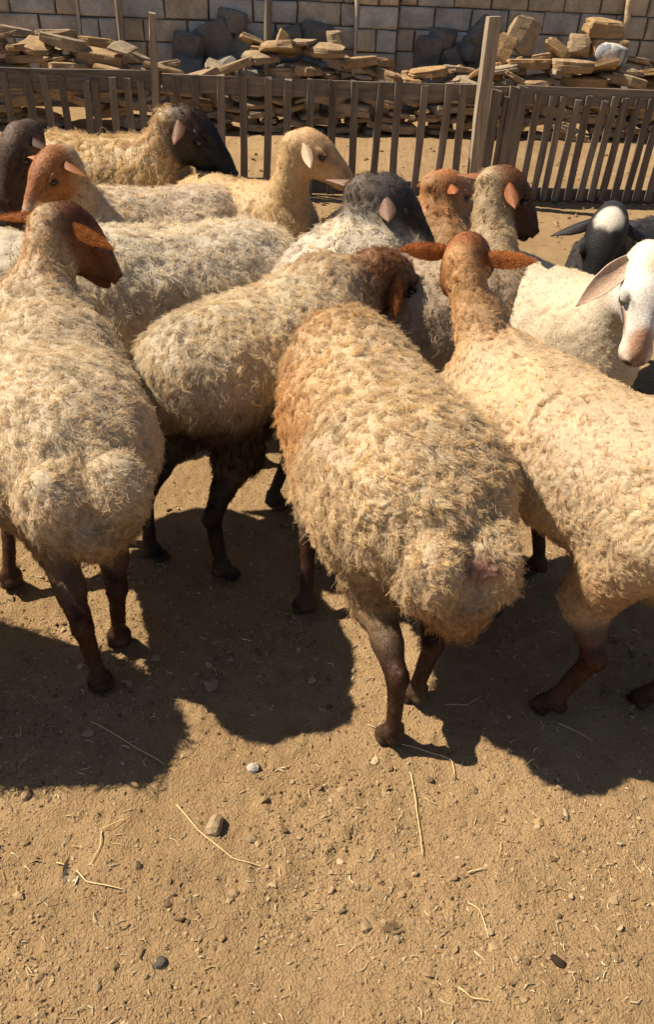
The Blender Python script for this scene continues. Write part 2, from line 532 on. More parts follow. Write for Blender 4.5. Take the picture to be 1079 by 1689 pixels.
loose_stone(0.92, 0.50, 0.30, 0.22, 0.05, (-0.2, -0.35, 0.2), 0.0)
loose_stone(-2.66, 0.68, 0.40, 0.26, 0.10, (-0.1, -0.08, 0.1), 0.0)
loose_stone(-2.30, 0.63, 0.36, 0.26, 0.09, (-0.15, 0.06, 0.2), 0.0)
loose_stone(-3.0, 0.70, 0.32, 0.26, 0.07, (-0.1, 0.1, 0.2), 0.0)
loose_stone(-1.95, 0.53, 0.34, 0.24, 0.08, (-0.2, 0.35, 0.0), 0.0)
loose_stone(-1.70, 0.47, 0.28, 0.24, 0.07, (-0.2, -0.25, 0.2), 0.0)

# crumpled pale sack among the stones
def sack_mesh():
    v, f = ico(3)
    p = np.sign(v) * np.abs(v) ** 0.75 * np.array([0.15, 0.09, 0.10])
    q = p @ np.array([[1, 0, 0.4], [0, 1, 0], [0, 0, 0.5]])
    p = p * (1 + 0.10 * np.abs(vnoise(q, 26, 4)) + 0.16 * vnoise(p, 11, 6))[:, None]
    me = make_mesh('crumpled_sack', p, f, True)
    band = vnoise(q * np.array([1, 1, 0.3]), 30, 9)
    c = np.where((band > 0.15)[:, None], np.array((0.22, 0.22, 0.24)), np.array((0.55, 0.50, 0.44)))
    set_color(me, c); return me
M_SACK = mat_attr('sackcloth', 0.8, 0.2, 30, 0.2, 0.01)
tag(link('crumpled_sack', sack_mesh(), M_SACK, None, (2.45, 8.72, 0.70), (0, 0.1, 0.1)), 'crumpled pale grey-striped sack lying on the stones at right', 'sack')

# poles against the block wall
def wall_pole(x, w, label, mat):
    r_ = np.random.default_rng(int(abs(x) * 100))
    h = 1.62; vs = []; fs = []; m = 8; n = 9
    for i_ in range(n):
        t_ = i_ / (n - 1); cx = r_.normal(0, 0.004); 
        for j_ in range(m):
            a_ = 2 * math.pi * j_ / m; rr = w / 2 * (1 + 0.08 * r_.normal()) * (1 - 0.12 * t_)
            vs.append((cx + rr * math.cos(a_), rr * math.sin(a_), t_ * h))
    for i_ in range(n - 1):
        for j_ in range(m):
            a_ = i_ * m + j_; b_ = i_ * m + (j_ + 1) % m; fs.append((a_, b_, b_ + m, a_ + m))
    fs.append(tuple(range((n - 1) * m, (n - 1) * m + 4))); fs.append(((n - 1) * m + 4, (n - 1) * m + 5, (n - 1) * m + 6, (n - 1) * m + 7)); fs.append(((n - 1) * m, (n - 1) * m + 3, (n - 1) * m + 4, (n - 1) * m + 7))
    o = link('wooden_pole', make_mesh('wooden_pole', np.array(vs), np.array(fs), True), mat, None, (x, wy(x, -0.17), -0.02), (0.01, 0.01, 0))
    return tag(o, label, 'pole')
wall_pole(-2.24, 0.075, 'slim grey pole standing against the block wall at left', M_POST)
wall_pole(-0.83, 0.085, 'dark brown pole standing against the block wall above the pale flakes', M_FENCE)

# grey rubble stones slumped at the foot of the block wall
for x_, z_, w_, h_, rt in ((-1.62, 0.52, 0.36, 0.34, 0.3), (-1.36, 0.60, 0.40, 0.36, -0.5), (-1.08, 0.56, 0.34, 0.30, 0.6), (-1.20, 0.78, 0.34, 0.20, 0.1), (0.80, 0.56, 0.30, 0.34, 0.1), (1.02, 0.50, 0.34, 0.30, -0.6),
                          (1.20, 0.62, 0.26, 0.24, 0.4), (1.34, 0.74, 0.34, 0.30, 0.7), (0.92, 0.70, 0.28, 0.18, 0.2), (2.62, 0.58, 0.32, 0.24, 0.2), (2.90, 0.52, 0.30, 0.22, -0.3), (-0.35, 0.66, 0.34, 0.28, 0.4), (-0.62, 0.60, 0.30, 0.3, -0.2)):
    link('rubble', SLABS_GREY[hr.integers(len(SLABS_GREY))], None, wall, (x_, wy(x_, 0.0) - WALL_Y, z_), (0.1, rt, hr.uniform(-0.3, 0.3)), (w_, 0.26, h_))
    link('rubble', SLABS_GREY[hr.integers(len(SLABS_GREY))], None, wall, (x_ + hr.uniform(-0.1, 0.1), wy(x_, -0.14) - WALL_Y, 0.22), (0.1, rt * 0.5, hr.uniform(-0.3, 0.3)), (w_ * 1.1, 0.34, 0.5))

# ------------------------------------------------------------------ fence
FS = 0.10
def fy(x, off=0.0):
    return 6.10 + FS * (x + 0.12) + off
FROT = math.atan(FS)
def board_mesh(name, w, d, h, rng, segs=5, bow=0.004, chip=0.006):
    """an upright board, base at the origin, slightly bowed and uneven"""
    vs = []; fs = []
    bx, by = rng.normal(0, bow, 2)
    for s in range(segs + 1):
        t = s / segs
        cx = bx * math.sin(math.pi * t); cy = by * math.sin(math.pi * t)
        for (sx, sy) in ((-1, -1), (1, -1), (1, 1), (-1, 1)):
            zz = t * h + (rng.normal(0, chip) if s in (0, segs) else 0)
            vs.append((cx + sx * w / 2 + rng.normal(0, 0.0012), cy + sy * d / 2 + rng.normal(0, 0.001), zz))
    for s in range(segs):
        for j in range(4):
            a = s * 4 + j; b = s * 4 + (j + 1) % 4
            fs.append((a, b, b + 4, a + 4))
    fs.append((3, 2, 1, 0)); n = segs * 4
    fs.append((n, n + 1, n + 2, n + 3))
    return make_mesh(name, np.array(vs), np.array(fs), False)

fr = np.random.default_rng(3)
def picket(parent, x, h, w, d=0.022, z0=0.02, off=-0.02, lean=0.0, name='picket', mat=M_FENCE):
    me = board_mesh(name, w, d, h, fr)
    return link(name, me, mat, parent, (x - parent.location.x, fy(x, off) - parent.location.y, z0), (0, lean, FROT))
def rail(parent, x0, x1, z, h, d=0.022, off=0.0, name='rail', droop=0.0, mat=M_FENCE):
    L = (x1 - x0) / math.cos(FROT)
    me = board_mesh(name, h, d, L, fr, 8, 0.006, 0.001)
    o = link(name, me, mat, parent, (x0 - parent.location.x, fy(x0, off) - parent.location.y, z))
    o.rotation_euler = (Matrix.Rotation(FROT, 3, 'Z') @ Matrix.Rotation(math.pi / 2 + droop, 3, 'Y')).to_euler()
    return o
fence_a = thing('picket_fence', 'long grey picket fence panel running left from the tall square post', 'fence', (-0.8, fy(-0.8), 0))
rail(fence_a, -3.3, -1.26, 0.715, 0.12, off=0.003)
rail(fence_a, -1.25, 0.93, 0.705, 0.105, off=0.006)
rail(fence_a, -3.3, -0.9, 0.075, 0.10, off=0.004)
rail(fence_a, -0.9, 0.93, 0.065, 0.10, off=0.004)
for x in (-3.20, -3.04, -2.88, -2.72, -2.56, -2.40, -2.255, -2.13, -1.995, -1.885, -1.775, -1.675, -1.575, -1.49, -1.385, -1.295, -1.165, -1.02, -0.87, -0.715, -0.56, -0.41, -0.255, -0.105, 0.05, 0.205, 0.36, 0.515, 0.665, 0.81):
    left = x < -1.3
    picket(fence_a, x + fr.normal(0, 0.006), (0.70 if left else 0.735) + fr.normal(0, 0.008), 0.046 if left else 0.05, lean=fr.normal(0, 0.014))
fence_b = thing('picket_fence', 'picket fence panel with closely set boards at the right edge', 'fence', (2.0, fy(2.0), 0))
rail(fence_b, 1.16, 4.2, 0.71, 0.11, off=0.003)
rail(fence_b, 1.16, 4.2, 0.055, 0.09, off=0.004)
x = 1.20
picket(fence_b, x, 0.735, 0.06)
for k in range(26):
    x = 1.305 + k * 0.0885
    picket(fence_b, x + fr.normal(0, 0.004), 0.69 + fr.normal(0, 0.01), 0.046, lean=0.03 + fr.normal(0, 0.01))
gate = thing('gate_boards', 'dark upright boards closing the gap beside the tall square post', 'fence', (1.05, fy(1.05), 0))
for x, w, h in ((1.005, 0.07, 0.74), (1.075, 0.026, 0.70), (1.125, 0.066, 0.755)):
    picket(gate, x, h, w, 0.03, 0.0, -0.03, 0.01, 'board')
rail(gate, 0.97, 1.155, 0.70, 0.10, off=0.0)

def post(x, h, w, d, off, label, lean, name='fence_post'):
    me = board_mesh(name, w, d, h, fr, 10, 0.014, 0.004)
    o = link(name, me, M_POST, None, (x, fy(x, off), -0.03), (0, lean, FROT + 0.1))
    return tag(o, label, 'post')
post(0.935, 1.20, 0.085, 0.07, -0.085, 'tall weathered square post standing between the two fence panels', -0.02)
post(-1.335, 1.14, 0.045, 0.05, -0.07, 'thin pale post rising above the fence left of the black-faced sheep', 0.06)

# ------------------------------------------------------------------ litter on the ground
gr_ = np.random.default_rng(77)
def scatter(n, ymin, ymax, power=1.0):
    y = ymin + (ymax - ymin) * gr_.random(n) ** power
    x = (gr_.random(n) * 2 - 1) * (0.32 + 0.46 * y)
    return x, y
def grit(name, n, ymin, ymax, smin, smax, shape, power, clump, cols, flat=0.65, kind='stuff', spow=2.2):
    v, f = shape
    x, y = scatter(n * 3, ymin, ymax, power)
    p = np.stack([x, y, 0 * x], 1)
    dens = np.clip(0.5 + clump * fbm(p, 3.0, 3, 41), 0.02, 1)
    k = np.nonzero(gr_.random(len(x)) < dens)[0][:n]
    x, y = x[k], y[k]; n = len(k)
    s_ = smin + (smax - smin) * gr_.random(n) ** spow
    z = ground_height(x, y)
    V = v[None] * (1 + 0.30 * gr_.normal(size=(n, len(v), 1)) * 0.8)
    V = V * np.stack([1 + 0.35 * gr_.normal(size=n), 1 + 0.35 * gr_.normal(size=n), flat * (1 + 0.25 * gr_.normal(size=n))], 1)[:, None, :].clip(0.3, 2.2)
    a = gr_.random(n) * 6.283; t_ = gr_.normal(0, 0.35, n)
    c, s2 = np.cos(a), np.sin(a); ct, st_ = np.cos(t_), np.sin(t_)
    X = V[:, :, 0] * ct[:, None] - V[:, :, 2] * st_[:, None]; Z = V[:, :, 0] * st_[:, None] + V[:, :, 2] * ct[:, None]; Y = V[:, :, 1]
    V = np.stack([X * c[:, None] - Y * s2[:, None], X * s2[:, None] + Y * c[:, None], Z], 2) * s_[:, None, None]
    V += np.stack([x, y, z + s_ * 0.25], 1)[:, None, :]
    F = (f[None] + (np.arange(n) * len(v))[:, None, None]).reshape(-1, f.shape[1])
    me = make_mesh(name, V.reshape(-1, 3), F, False)
    cols = np.array(cols); cc = cols[gr_.integers(len(cols), size=n)] * (0.75 + 0.5 * gr_.random((n, 1)))
    set_color(me, np.repeat(cc, len(v), 0))
    o = link(name, me, M_CLOD)
    o['kind'] = kind
    return o
OCT = (np.array([(1, 0, 0), (-1, 0, 0), (0, 1, 0), (0, -1, 0), (0, 0, 1), (0, 0, -1)], float), np.array([(0, 2, 4), (2, 1, 4), (1, 3, 4), (3, 0, 4), (2, 0, 5), (1, 2, 5), (3, 1, 5), (0, 3, 5)]))
EARTH = [(0.32, 0.22, 0.118), (0.29, 0.197, 0.104), (0.35, 0.248, 0.135), (0.38, 0.28, 0.165), (0.25, 0.165, 0.083), (0.18, 0.115, 0.06)]
tag(grit('gravel', 25000, 0.5, 3.2, 0.0014, 0.0052, OCT, 1.35, 1.0, EARTH, spow=2.8), 'fine crumbs of dry earth scattered over the pen floor', 'gravel')
tag(grit('dirt_clods', 1200, 0.5, 3.4, 0.004, 0.011, ICO0, 1.3, 1.5, EARTH, 0.6, spow=2.6), 'small lumps of dry tan earth in the foreground', 'clods')
tag(grit('distant_pebbles', 1500, 3.2, 8.0, 0.006, 0.022, OCT, 1.0, 0.6, EARTH + [(0.14, 0.10, 0.06)]), 'dark specks and pebbles strewn near the fence', 'pebbles')

def chaff(n):
    """short bits of trodden straw"""
    x, y = scatter(n, 0.5, 3.0, 1.3); z = ground_height(x, y) + 0.0025
    L = 0.006 + 0.028 * gr_.random(n) ** 3; w = 0.0006 + 0.0008 * gr_.random(n); a = gr_.random(n) * 6.283; tl = gr_.normal(0, 0.12, n)
    d = np.stack([np.cos(a) * np.cos(tl), np.sin(a) * np.cos(tl), np.sin(tl)], 1); sd_ = np.stack([-np.sin(a), np.cos(a), 0 * a], 1)
    c = np.stack([x, y, z], 1); bend = np.stack([0 * x, 0 * x, gr_.random(n) * 0.2 * L], 1) + sd_ * (gr_.normal(0, 0.18, n) * L)[:, None]
    V = []
    for t_, k_ in ((-0.5, 0.0), (0.0, 1.0), (0.5, 0.0)):
        m = c + d * (L * t_)[:, None] + bend * k_
        V += [m - sd_ * w[:, None], m + sd_ * w[:, None], m + np.array([0, 0, 1.0]) * w[:, None] * 1.2]
    V = np.stack(V, 1)
    f = []
    for s_ in (0, 3):
        for j_ in range(3):
            q_, r_ = s_ + j_, s_ + (j_ + 1) % 3
            f.append((q_, r_, r_ + 3, q_ + 3))
    F = (np.array(f)[None] + (np.arange(n) * 9)[:, None, None]).reshape(-1, 4)
    me = make_mesh('chaff', V.reshape(-1, 3), F, False)
    cc = np.array([(0.62, 0.47, 0.24), (0.50, 0.36, 0.17), (0.70, 0.58, 0.36)])[gr_.integers(3, size=n)] * (0.7 + 0.5 * gr_.random((n, 1)))
    set_color(me, np.repeat(cc, 9, 0))
    o = link('chaff', me, M_STRAW); o['kind'] = 'stuff'
    return tag(o, 'trodden bits of straw scattered over the earth', 'straw')
chaff(1700)

def stalk(pts, label, r=0.0016, col=(0.66, 0.50, 0.24), lift=0.004):
    P_ = [np.array([x, y, float(ground_height(np.array([x]), np.array([y]))[0]) + lift]) for x, y in pts]
    path = []
    for a, b_ in zip(P_[:-1], P_[1:]):
        for t_ in np.linspace(0, 1, 7)[:-1]: path.append(a + (b_ - a) * t_ + np.array([0, 0, 0.003 * math.sin(t_ * 3.14)]))
    path.append(P_[-1]); path = np.array(path)
    sm = path.copy(); sm[1:-1] = (path[:-2] + path[1:-1] * 2 + path[2:]) / 4; path = sm
    base = path.mean(0); V = []; F = []
    for i_, p in enumerate(path):
        t_ = path[min(i_ + 1, len(path) - 1)] - path[max(i_ - 1, 0)]; t_ /= np.linalg.norm(t_); sdv = np.cross(t_, UPZ); sdv /= np.linalg.norm(sdv); uu = np.cross(sdv, t_)
        for j_ in range(6):
            a = j_ * math.pi / 3; V.append(p - base + (sdv * math.cos(a) + uu * math.sin(a)) * r * (1 - 0.4 * i_ / len(path)))
    for i_ in range(len(path) - 1):
        for j_ in range(6):
            a, b_ = i_ * 6 + j_, i_ * 6 + (j_ + 1) % 6; F.append((a, b_, b_ + 6, a + 6))
    me = make_mesh('straw_stalk', np.array(V), np.array(F), True); set_color(me, np.array(col))
    return tag(link('straw_stalk', me, M_STRAW, None, tuple(base)), label, 'straw', 'straw stalks on the ground')
UPZ = np.array([0, 0, 1.0])
stalk([(-0.307, 1.068), (-0.245, 1.005), (-0.163, 0.949), (-0.103, 0.939)], 'longest pale straw stalk, bent at its end, below the grey pebble')
stalk([(0.234, 1.185), (0.243, 1.08), (0.249, 0.981)], 'thin upright straw stalk below the front hoof of the centre sheep')
stalk([(-0.563, 1.29), (-0.50, 1.255), (-0.431, 1.213), (-0.355, 1.174)], 'straw stalk crossing the edge of the leftmost shadow')
stalk([(0.338, 0.88), (0.362, 0.862), (0.372, 0.809)], 'short kinked straw stalk at lower right')
stalk([(-0.416, 1.022), (-0.463, 0.994)], 'short straw piece right above the dead leaf', 0.0018)
stalk([(-0.458, 0.992), (-0.452, 0.955), (-0.462, 0.912)], 'curved upright straw piece beside the dead leaf', 0.0018)
stalk([(-0.488, 0.90), (-0.46, 0.875), (-0.383, 0.864)], 'straw stalk lying right of the dead leaf', 0.0018)
stalk([(-0.535, 0.915), (-0.505, 0.908)], 'short straw stub left of the dead leaf', 0.0018)
stalk([(0.215, 1.268), (0.28, 1.248), (0.336, 1.229), (0.338, 1.19)], 'straw stalk bent beside the hind hoof of the centre sheep')
stalk([(0.335, 1.398), (0.39, 1.40), (0.432, 1.432)], 'curved straw stalk inside the shadow of the centre sheep')
stalk([(0.30, 0.71), (0.325, 0.692), (0.36, 0.69)], 'short straw stalk among the clods near the bottom edge')
stalk([(0.345, 0.945), (0.362, 0.95), (0.385, 0.955)], 'short pale straw stalk above the kinked one', 0.002)
stalk([(0.62, 1.36), (0.70, 1.31)], 'straw stalk between the hooves of the right sheep', 0.0013)

def pebble(x, y, s_, label, col, seed, flat=0.7, name='pebble'):
    r_ = np.random.default_rng(seed); v, f = ICO1
    p = v * np.array([1.0, 0.9, flat]) * (1 + 0.45 * fbm(v + seed, 1.9, 4, seed, 0.6))[:, None]
    for _ in range(3):
        d = r_.normal(size=3); d /= np.linalg.norm(d); over = np.clip(p @ d - 0.66 * np.max(p @ d), 0, None); p = p - over[:, None] * d
    me = make_mesh(name, p * s_, f, False); set_color(me, np.array(col))
    z = float(ground_height(np.array([x]), np.array([y]))[0])
    return tag(link(name, me, M_CLOD, None, (x, y, z + s_ * 0.12), (0, 0, seed)), label, 'stone')
pebble(-0.144, 1.182, 0.0165, 'small pale grey pebble below the shadow of the left sheep', (0.42, 0.37, 0.30), 3, 0.9)
pebble(-0.214, 1.022, 0.028, 'larger brown-grey pebble above the long straw stalk', (0.34, 0.25, 0.15), 5, 0.8)
pebble(-0.278, 1.42, 0.024, 'flat stone lying inside the shadow of the left sheep', (0.30, 0.22, 0.13), 8, 0.45)
pebble(-0.13, 1.00, 0.013, 'small lump right of the larger brown-grey pebble', (0.26, 0.19, 0.11), 9)
pebble(0.503, 0.767, 0.015, 'dark lump of dung at lower right', (0.045, 0.03, 0.018), 12)
pebble(-0.277, 0.727, 0.015, 'dark grey lump near the bottom at left of centre', (0.09, 0.075, 0.06), 14, 0.6)
pebble(0.52, 1.075, 0.014, 'lone round clod below the right-hand shadow', (0.40, 0.27, 0.14), 31, 0.8, 'earth_clod')
def dead_leaf():
    V = []; n, m = 9, 5
    for i_ in range(n):
        t_ = i_ / (n - 1); w = 0.017 * math.sin(math.pi * (0.06 + 0.9 * t_)) ** 0.8
        for j_ in range(m):
            q = (j_ / (m - 1) - 0.5) * 2
            V.append((q * w, (t_ - 0.5) * 0.075, 0.006 * q * q + 0.006 * math.sin(t_ * 5) + 0.006 * q * math.sin(7 * t_) + 0.003 * math.sin(23 * t_ + 4 * q)))
    top = np.array(V); bot = top - np.array([0, 0, 0.0012])
    F = []
    for i_ in range(n - 1):
        for j_ in range(m - 1):
            a = i_ * m + j_; F.append((a, a + 1, a + m + 1, a + m)); o = n * m; F.append((o + a, o + a + m, o + a + m + 1, o + a + 1))
    me = make_mesh('dead_leaf', np.concatenate([top, bot]), np.array(F), True); set_color(me, np.array((0.40, 0.315, 0.20)))
    return tag(link('dead_leaf', me, M_STRAW, None, (-0.502, 0.895, 0.006), (0.1, 0.35, 0.25)), 'curled grey-brown dead leaf at lower left', 'leaf')
dead_leaf()

# ------------------------------------------------------------------ sheep
def unit(v):
    v = np.asarray(v, float); return v / np.linalg.norm(v)
UPV = np.array([0, 0, 1.0])

class Body:
    """an animal grown from rounded primitives that melt into one continuous skin"""
    def __init__(s):
        s.p = []
    def ell(s, c, r, R, col, wool, fdir, k, sub=False):
        s.p.append(dict(t='e', c=np.asarray(c, float), r=np.asarray(r, float), R=np.asarray(R, float), col=np.asarray(col, float), wool=wool, f=np.asarray(fdir, float), k=k, sub=sub))
    def cone(s, a, b, ra, rb, col, wool, fdir, k):
        s.p.append(dict(t='c', a=np.asarray(a, float), b=np.asarray(b, float), ra=ra, rb=rb, col=np.asarray(col, float), wool=wool, f=np.asarray(fdir, float), k=k, sub=False))
    @staticmethod
    def dist(q, P):
        if q['t'] == 'e':
            l = (P - q['c']) @ q['R']            # R columns are the axes
            u = l / q['r']; k0 = np.sqrt((u * u).sum(-1)) + 1e-9
            w = u / q['r']; k1 = np.sqrt((w * w).sum(-1)) + 1e-9
            return k0 * (k0 - 1) / k1
        ab = q['b'] - q['a']; t = np.clip(((P - q['a']) @ ab) / (ab @ ab), 0, 1)
        d = P - q['a'] - t[..., None] * ab
        return np.sqrt((d * d).sum(-1)) - (q['ra'] + (q['rb'] - q['ra']) * t)
    @staticmethod
    def box(q):
        if q['t'] == 'e':
            e = np.sqrt(((q['R'] * q['r']) ** 2).sum(1)); return q['c'] - e, q['c'] + e
        m = max(q['ra'], q['rb'])
        return np.minimum(q['a'], q['b']) - m, np.maximum(q['a'], q['b']) + m
    @staticmethod
    def comb(a, b, k, sub):
        if sub:
            b = -b
            h = np.clip(k - np.abs(a - b), 0, None) / k
            return np.maximum(a, b) + h * h * k * 0.25
        h = np.clip(k - np.abs(a - b), 0, None) / k
        return np.minimum(a, b) - h * h * k * 0.25
    def field(s, P):
        v = np.full(len(P), 0.5)
        for q in s.p:
            lo, hi = s.box(q); m = q['k'] + 0.03
            i = np.nonzero(((P > lo - m) & (P < hi + m)).all(1))[0]
            if len(i): v[i] = s.comb(v[i], s.dist(q, P[i]), q['k'], q['sub'])
        return v
    def skin(s, h):
        bs = [s.box(q) for q in s.p if not q['sub']]
        lo = np.min([b[0] for b in bs], 0) - 3 * h; hi = np.max([b[1] for b in bs], 0) + 3 * h
        n = np.ceil((hi - lo) / h).astype(int) + 1
        V = np.full(n, 0.5, dtype=np.float64)
        for q in s.p:
            a, b = s.box(q); m = q['k'] + 2.5 * h
            i0 = np.clip(np.floor((a - m - lo) / h).astype(int), 0, n - 1); i1 = np.clip(np.ceil((b + m - lo) / h).astype(int) + 1, 1, n)
            g = np.stack(np.meshgrid(*[lo[d] + h * np.arange(i0[d], i1[d]) for d in range(3)], indexing='ij'), -1)
            sl = tuple(slice(i0[d], i1[d]) for d in range(3))
            V[sl] = s.comb(V[sl], s.dist(q, g), q['k'], q['sub'])
        # flat soles: nothing below the ground
        zc = lo[2] + h * np.arange(n[2]); V = np.maximum(V, (-0.004 - zc)[None, None, :])
        ins = V < 0
        C = [ins[dx:n[0] - 1 + dx, dy:n[1] - 1 + dy, dz:n[2] - 1 + dz] for dx in (0, 1) for dy in (0, 1) for dz in (0, 1)]
        cnt = sum(c.astype(np.int8) for c in C)
        act = (cnt > 0) & (cnt < 8)
        idx = np.argwhere(act)
        ids = np.full(act.shape, -1, dtype=np.int64); ids[act] = np.arange(len(idx))
        pos = np.zeros((len(idx), 3)); num = np.zeros(len(idx))
        corners = [(dx, dy, dz) for dx in (0, 1) for dy in (0, 1) for dz in (0, 1)]
        for a in corners:
            for d in range(3):
                if a[d] == 0:
                    b = list(a); b[d] = 1
                    va = V[idx[:, 0] + a[0], idx[:, 1] + a[1], idx[:, 2] + a[2]]; vb = V[idx[:, 0] + b[0], idx[:, 1] + b[1], idx[:, 2] + b[2]]
                    m = (va < 0) != (vb < 0)
                    t = np.where(m, va / np.where(m, va - vb, 1), 0)
                    e = np.tile(np.array(a, float), (len(idx), 1)); e[:, d] = t
                    pos[m] += e[m]; num[m] += 1
        pos = lo + h * (idx + pos / num[:, None])
        F = []
        for d in range(3):
            o1, o2 = (d + 1) % 3, (d + 2) % 3
            sa = [slice(None)] * 3; sb = [slice(None)] * 3
            sa[d] = slice(0, n[d] - 1); sb[d] = slice(1, n[d])
            ch = ins[tuple(sa)] != ins[tuple(sb)]
            e = np.argwhere(ch)
            e = e[(e[:, o1] > 0) & (e[:, o2] > 0) & (e[:, o1] < n[o1] - 1) & (e[:, o2] < n[o2] - 1)]
            q = []
            for s1, s2 in ((1, 1), (0, 1), (0, 0), (1, 0)):
                c = e.copy(); c[:, o1] -= s1; c[:, o2] -= s2
                q.append(ids[c[:, 0], c[:, 1], c[:, 2]])
            q = np.stack(q, 1)
            flip = ~ins[e[:, 0], e[:, 1], e[:, 2]]
            q[flip] = q[flip][:, ::-1]
            F.append(q)
        return pos, np.concatenate(F)
    def project(s, P, it=2):
        P = P.copy(); e = 0.0015
        for _ in range(it):
            v = s.field(P)
            g = np.stack([s.field(P + np.eye(3)[d] * e) - v for d in range(3)], 1) / e
            g2 = (g * g).sum(1) + 1e-6
            st = (v / g2)[:, None] * g
            ln = np.linalg.norm(st, axis=1, keepdims=True)
            P -= st * np.minimum(1, 0.004 / (ln + 1e-9))
        return P
    def attrs(s, P, tau=0.010):
        W = np.zeros(len(P)); col = np.zeros((len(P), 3)); wool = np.zeros(len(P)); f = np.zeros((len(P), 3))
        for q in s.p:
            if q['sub']: continue
            lo, hi = s.box(q)
            i = np.nonzero(((P > lo - 0.13) & (P < hi + 0.13)).all(1))[0]
            if not len(i): continue
            w = np.exp(-np.clip(s.dist(q, P[i]), -0.08, 1.2) / tau)
            W[i] += w; col[i] += w[:, None] * q['col']; wool[i] += w * q['wool']; f[i] += w[:, None] * q['f']
        W = np.maximum(W, 1e-12)
        return col / W[:, None], wool / W, f / W[:, None]

def frame(f, roll=0.0, upv=UPV):
    f = unit(f); l = unit(np.cross(upv, f)); u = np.cross(f, l)
    if roll:
        c, s_ = math.cos(roll), math.sin(roll)
        l, u = l * c + u * s_, u * c - l * s_
    return np.stack([f, l, u], 1)                     # columns: forward, left, up

def yawdir(deg, pitch=0.0):
    a, p = math.radians(deg), math.radians(pitch)
    return np.array([math.cos(a) * math.cos(p), math.sin(a) * math.cos(p), math.sin(p)])

def vnormals(P, T):
    n = np.cross(P[T[:, 1]] - P[T[:, 0]], P[T[:, 2]] - P[T[:, 0]])
    N = np.zeros_like(P)
    for k in range(3):
        for d in range(3):
            N[:, d] += np.bincount(T[:, k], n[:, d], len(P))
    return N / (np.linalg.norm(N, axis=1, keepdims=True) + 1e-12)

def smoothing(P, T, it, lam=0.5, mask=None):
    E = np.concatenate([T[:, [0, 1]], T[:, [1, 2]], T[:, [2, 0]]])
    E = np.concatenate([E, E[:, ::-1]])
    deg = np.bincount(E[:, 0], minlength=len(P)).clip(1)
    for _ in range(it):
        A = np.stack([np.bincount(E[:, 0], P[E[:, 1], d], len(P)) for d in range(3)], 1) / deg[:, None]
        k = lam if mask is None else lam * mask[:, None]
        P = P + k * (A - P)
    return P

def ear_mesh(root, d, back, L, W, cup, col_out, col_in, droop, notch=0.0):
    """a leaf-shaped cupped ear; d its direction, back the side its outer face looks to"""
    d = unit(d); back = unit(np.asarray(back, float) - d * (np.asarray(back, float) @ d)); side = np.cross(d, back)
    n, m = 12, 14
    V = []; Cc = []
    for i in range(n):
        s_ = i / (n - 1)
        w = W * (0.42 + 0.58 * math.sin(math.pi * min(1, s_ * 1.15 + 0.12))) if s_ < 0.5 else W * max(0.04, 1 - (max(0.0, s_ - 0.42) / 0.58) ** 1.6)
        if s_ < 0.5: w = min(w, W)
        c = np.asarray(root) + d * L * s_ + np.array([0, 0, -1.0]) * droop * L * s_ * s_
        th = 0.007 * (1 - 0.6 * s_)
        cu = cup * (1.15 - 0.7 * s_)
        for j in range(m):
            a = 2 * math.pi * j / m
            v = math.cos(a) * w / 2; q = math.sin(a)
            V.append(c + side * v * (1 - 0.12 * cu) + back * (q * th / 2 - cu * w * 0.55 * (v / (w / 2 + 1e-9)) ** 2))
            Cc.append((np.asarray(col_out) if q > -0.15 else np.asarray(col_in)) * (1.25 if abs(math.cos(a)) > 0.88 else 1.0) * (0.82 + 0.3 * s_))
    F = []
    for i in range(n - 1):
        for j in range(m):
            a = i * m + j; b = i * m + (j + 1) % m
            F += [(a, b, b + m), (a, b + m, a + m)]
    t0 = len(V); V.append(np.mean(V[-m:], 0)); Cc.append(np.asarray(col_out))
    for j in range(m): F.append(((n - 1) * m + j, (n - 1) * m + (j + 1) % m, t0))
    V = np.array(V); F = np.array(F)
    # orient outward
    nn = np.cross(V[F[0, 1]] - V[F[0, 0]], V[F[0, 2]] - V[F[0, 0]])
    if nn @ (V[F[0, 0]] - V[:m].mean(0)) < 0: F = F[:, ::-1]
    return V, F, np.array(Cc)

FEAT = np.random.default_rng(99).random((32, 32, 32, 3))
def worley(p, seed=0):
    i = np.floor(p).astype(np.int64)
    f1 = np.full(len(p), 9.0); f2 = np.full(len(p), 9.0); cid = np.zeros(len(p))
    for dx in (-1, 0, 1):
        for dy in (-1, 0, 1):
            for dz in (-1, 0, 1):
                c = i + np.array([dx, dy, dz])
                o = FEAT[(c[:, 0] + seed * 7) & 31, c[:, 1] & 31, c[:, 2] & 31]
                d = np.sqrt(((c + o - p) ** 2).sum(1))
                m = d < f1
                f2 = np.where(m, f1, np.minimum(f2, d)); cid = np.where(m, o[:, 0], cid); f1 = np.where(m, d, f1)
    return f1, f2, cid

def subdivide(P, T):
    E = np.concatenate([T[:, [0, 1]], T[:, [1, 2]], T[:, [2, 0]]]); E.sort(1)
    U, inv = np.unique(E, axis=0, return_inverse=True); inv = inv.ravel() + len(P); k = len(T)
    ab, bc, ca = inv[:k], inv[k:2 * k], inv[2 * k:]
    return np.concatenate([P, (P[U[:, 0]] + P[U[:, 1]]) / 2]), np.concatenate([np.stack([T[:, 0], ab, ca], 1), np.stack([T[:, 1], bc, ab], 1), np.stack([T[:, 2], ca, bc], 1), np.stack([ab, bc, ca], 1)])

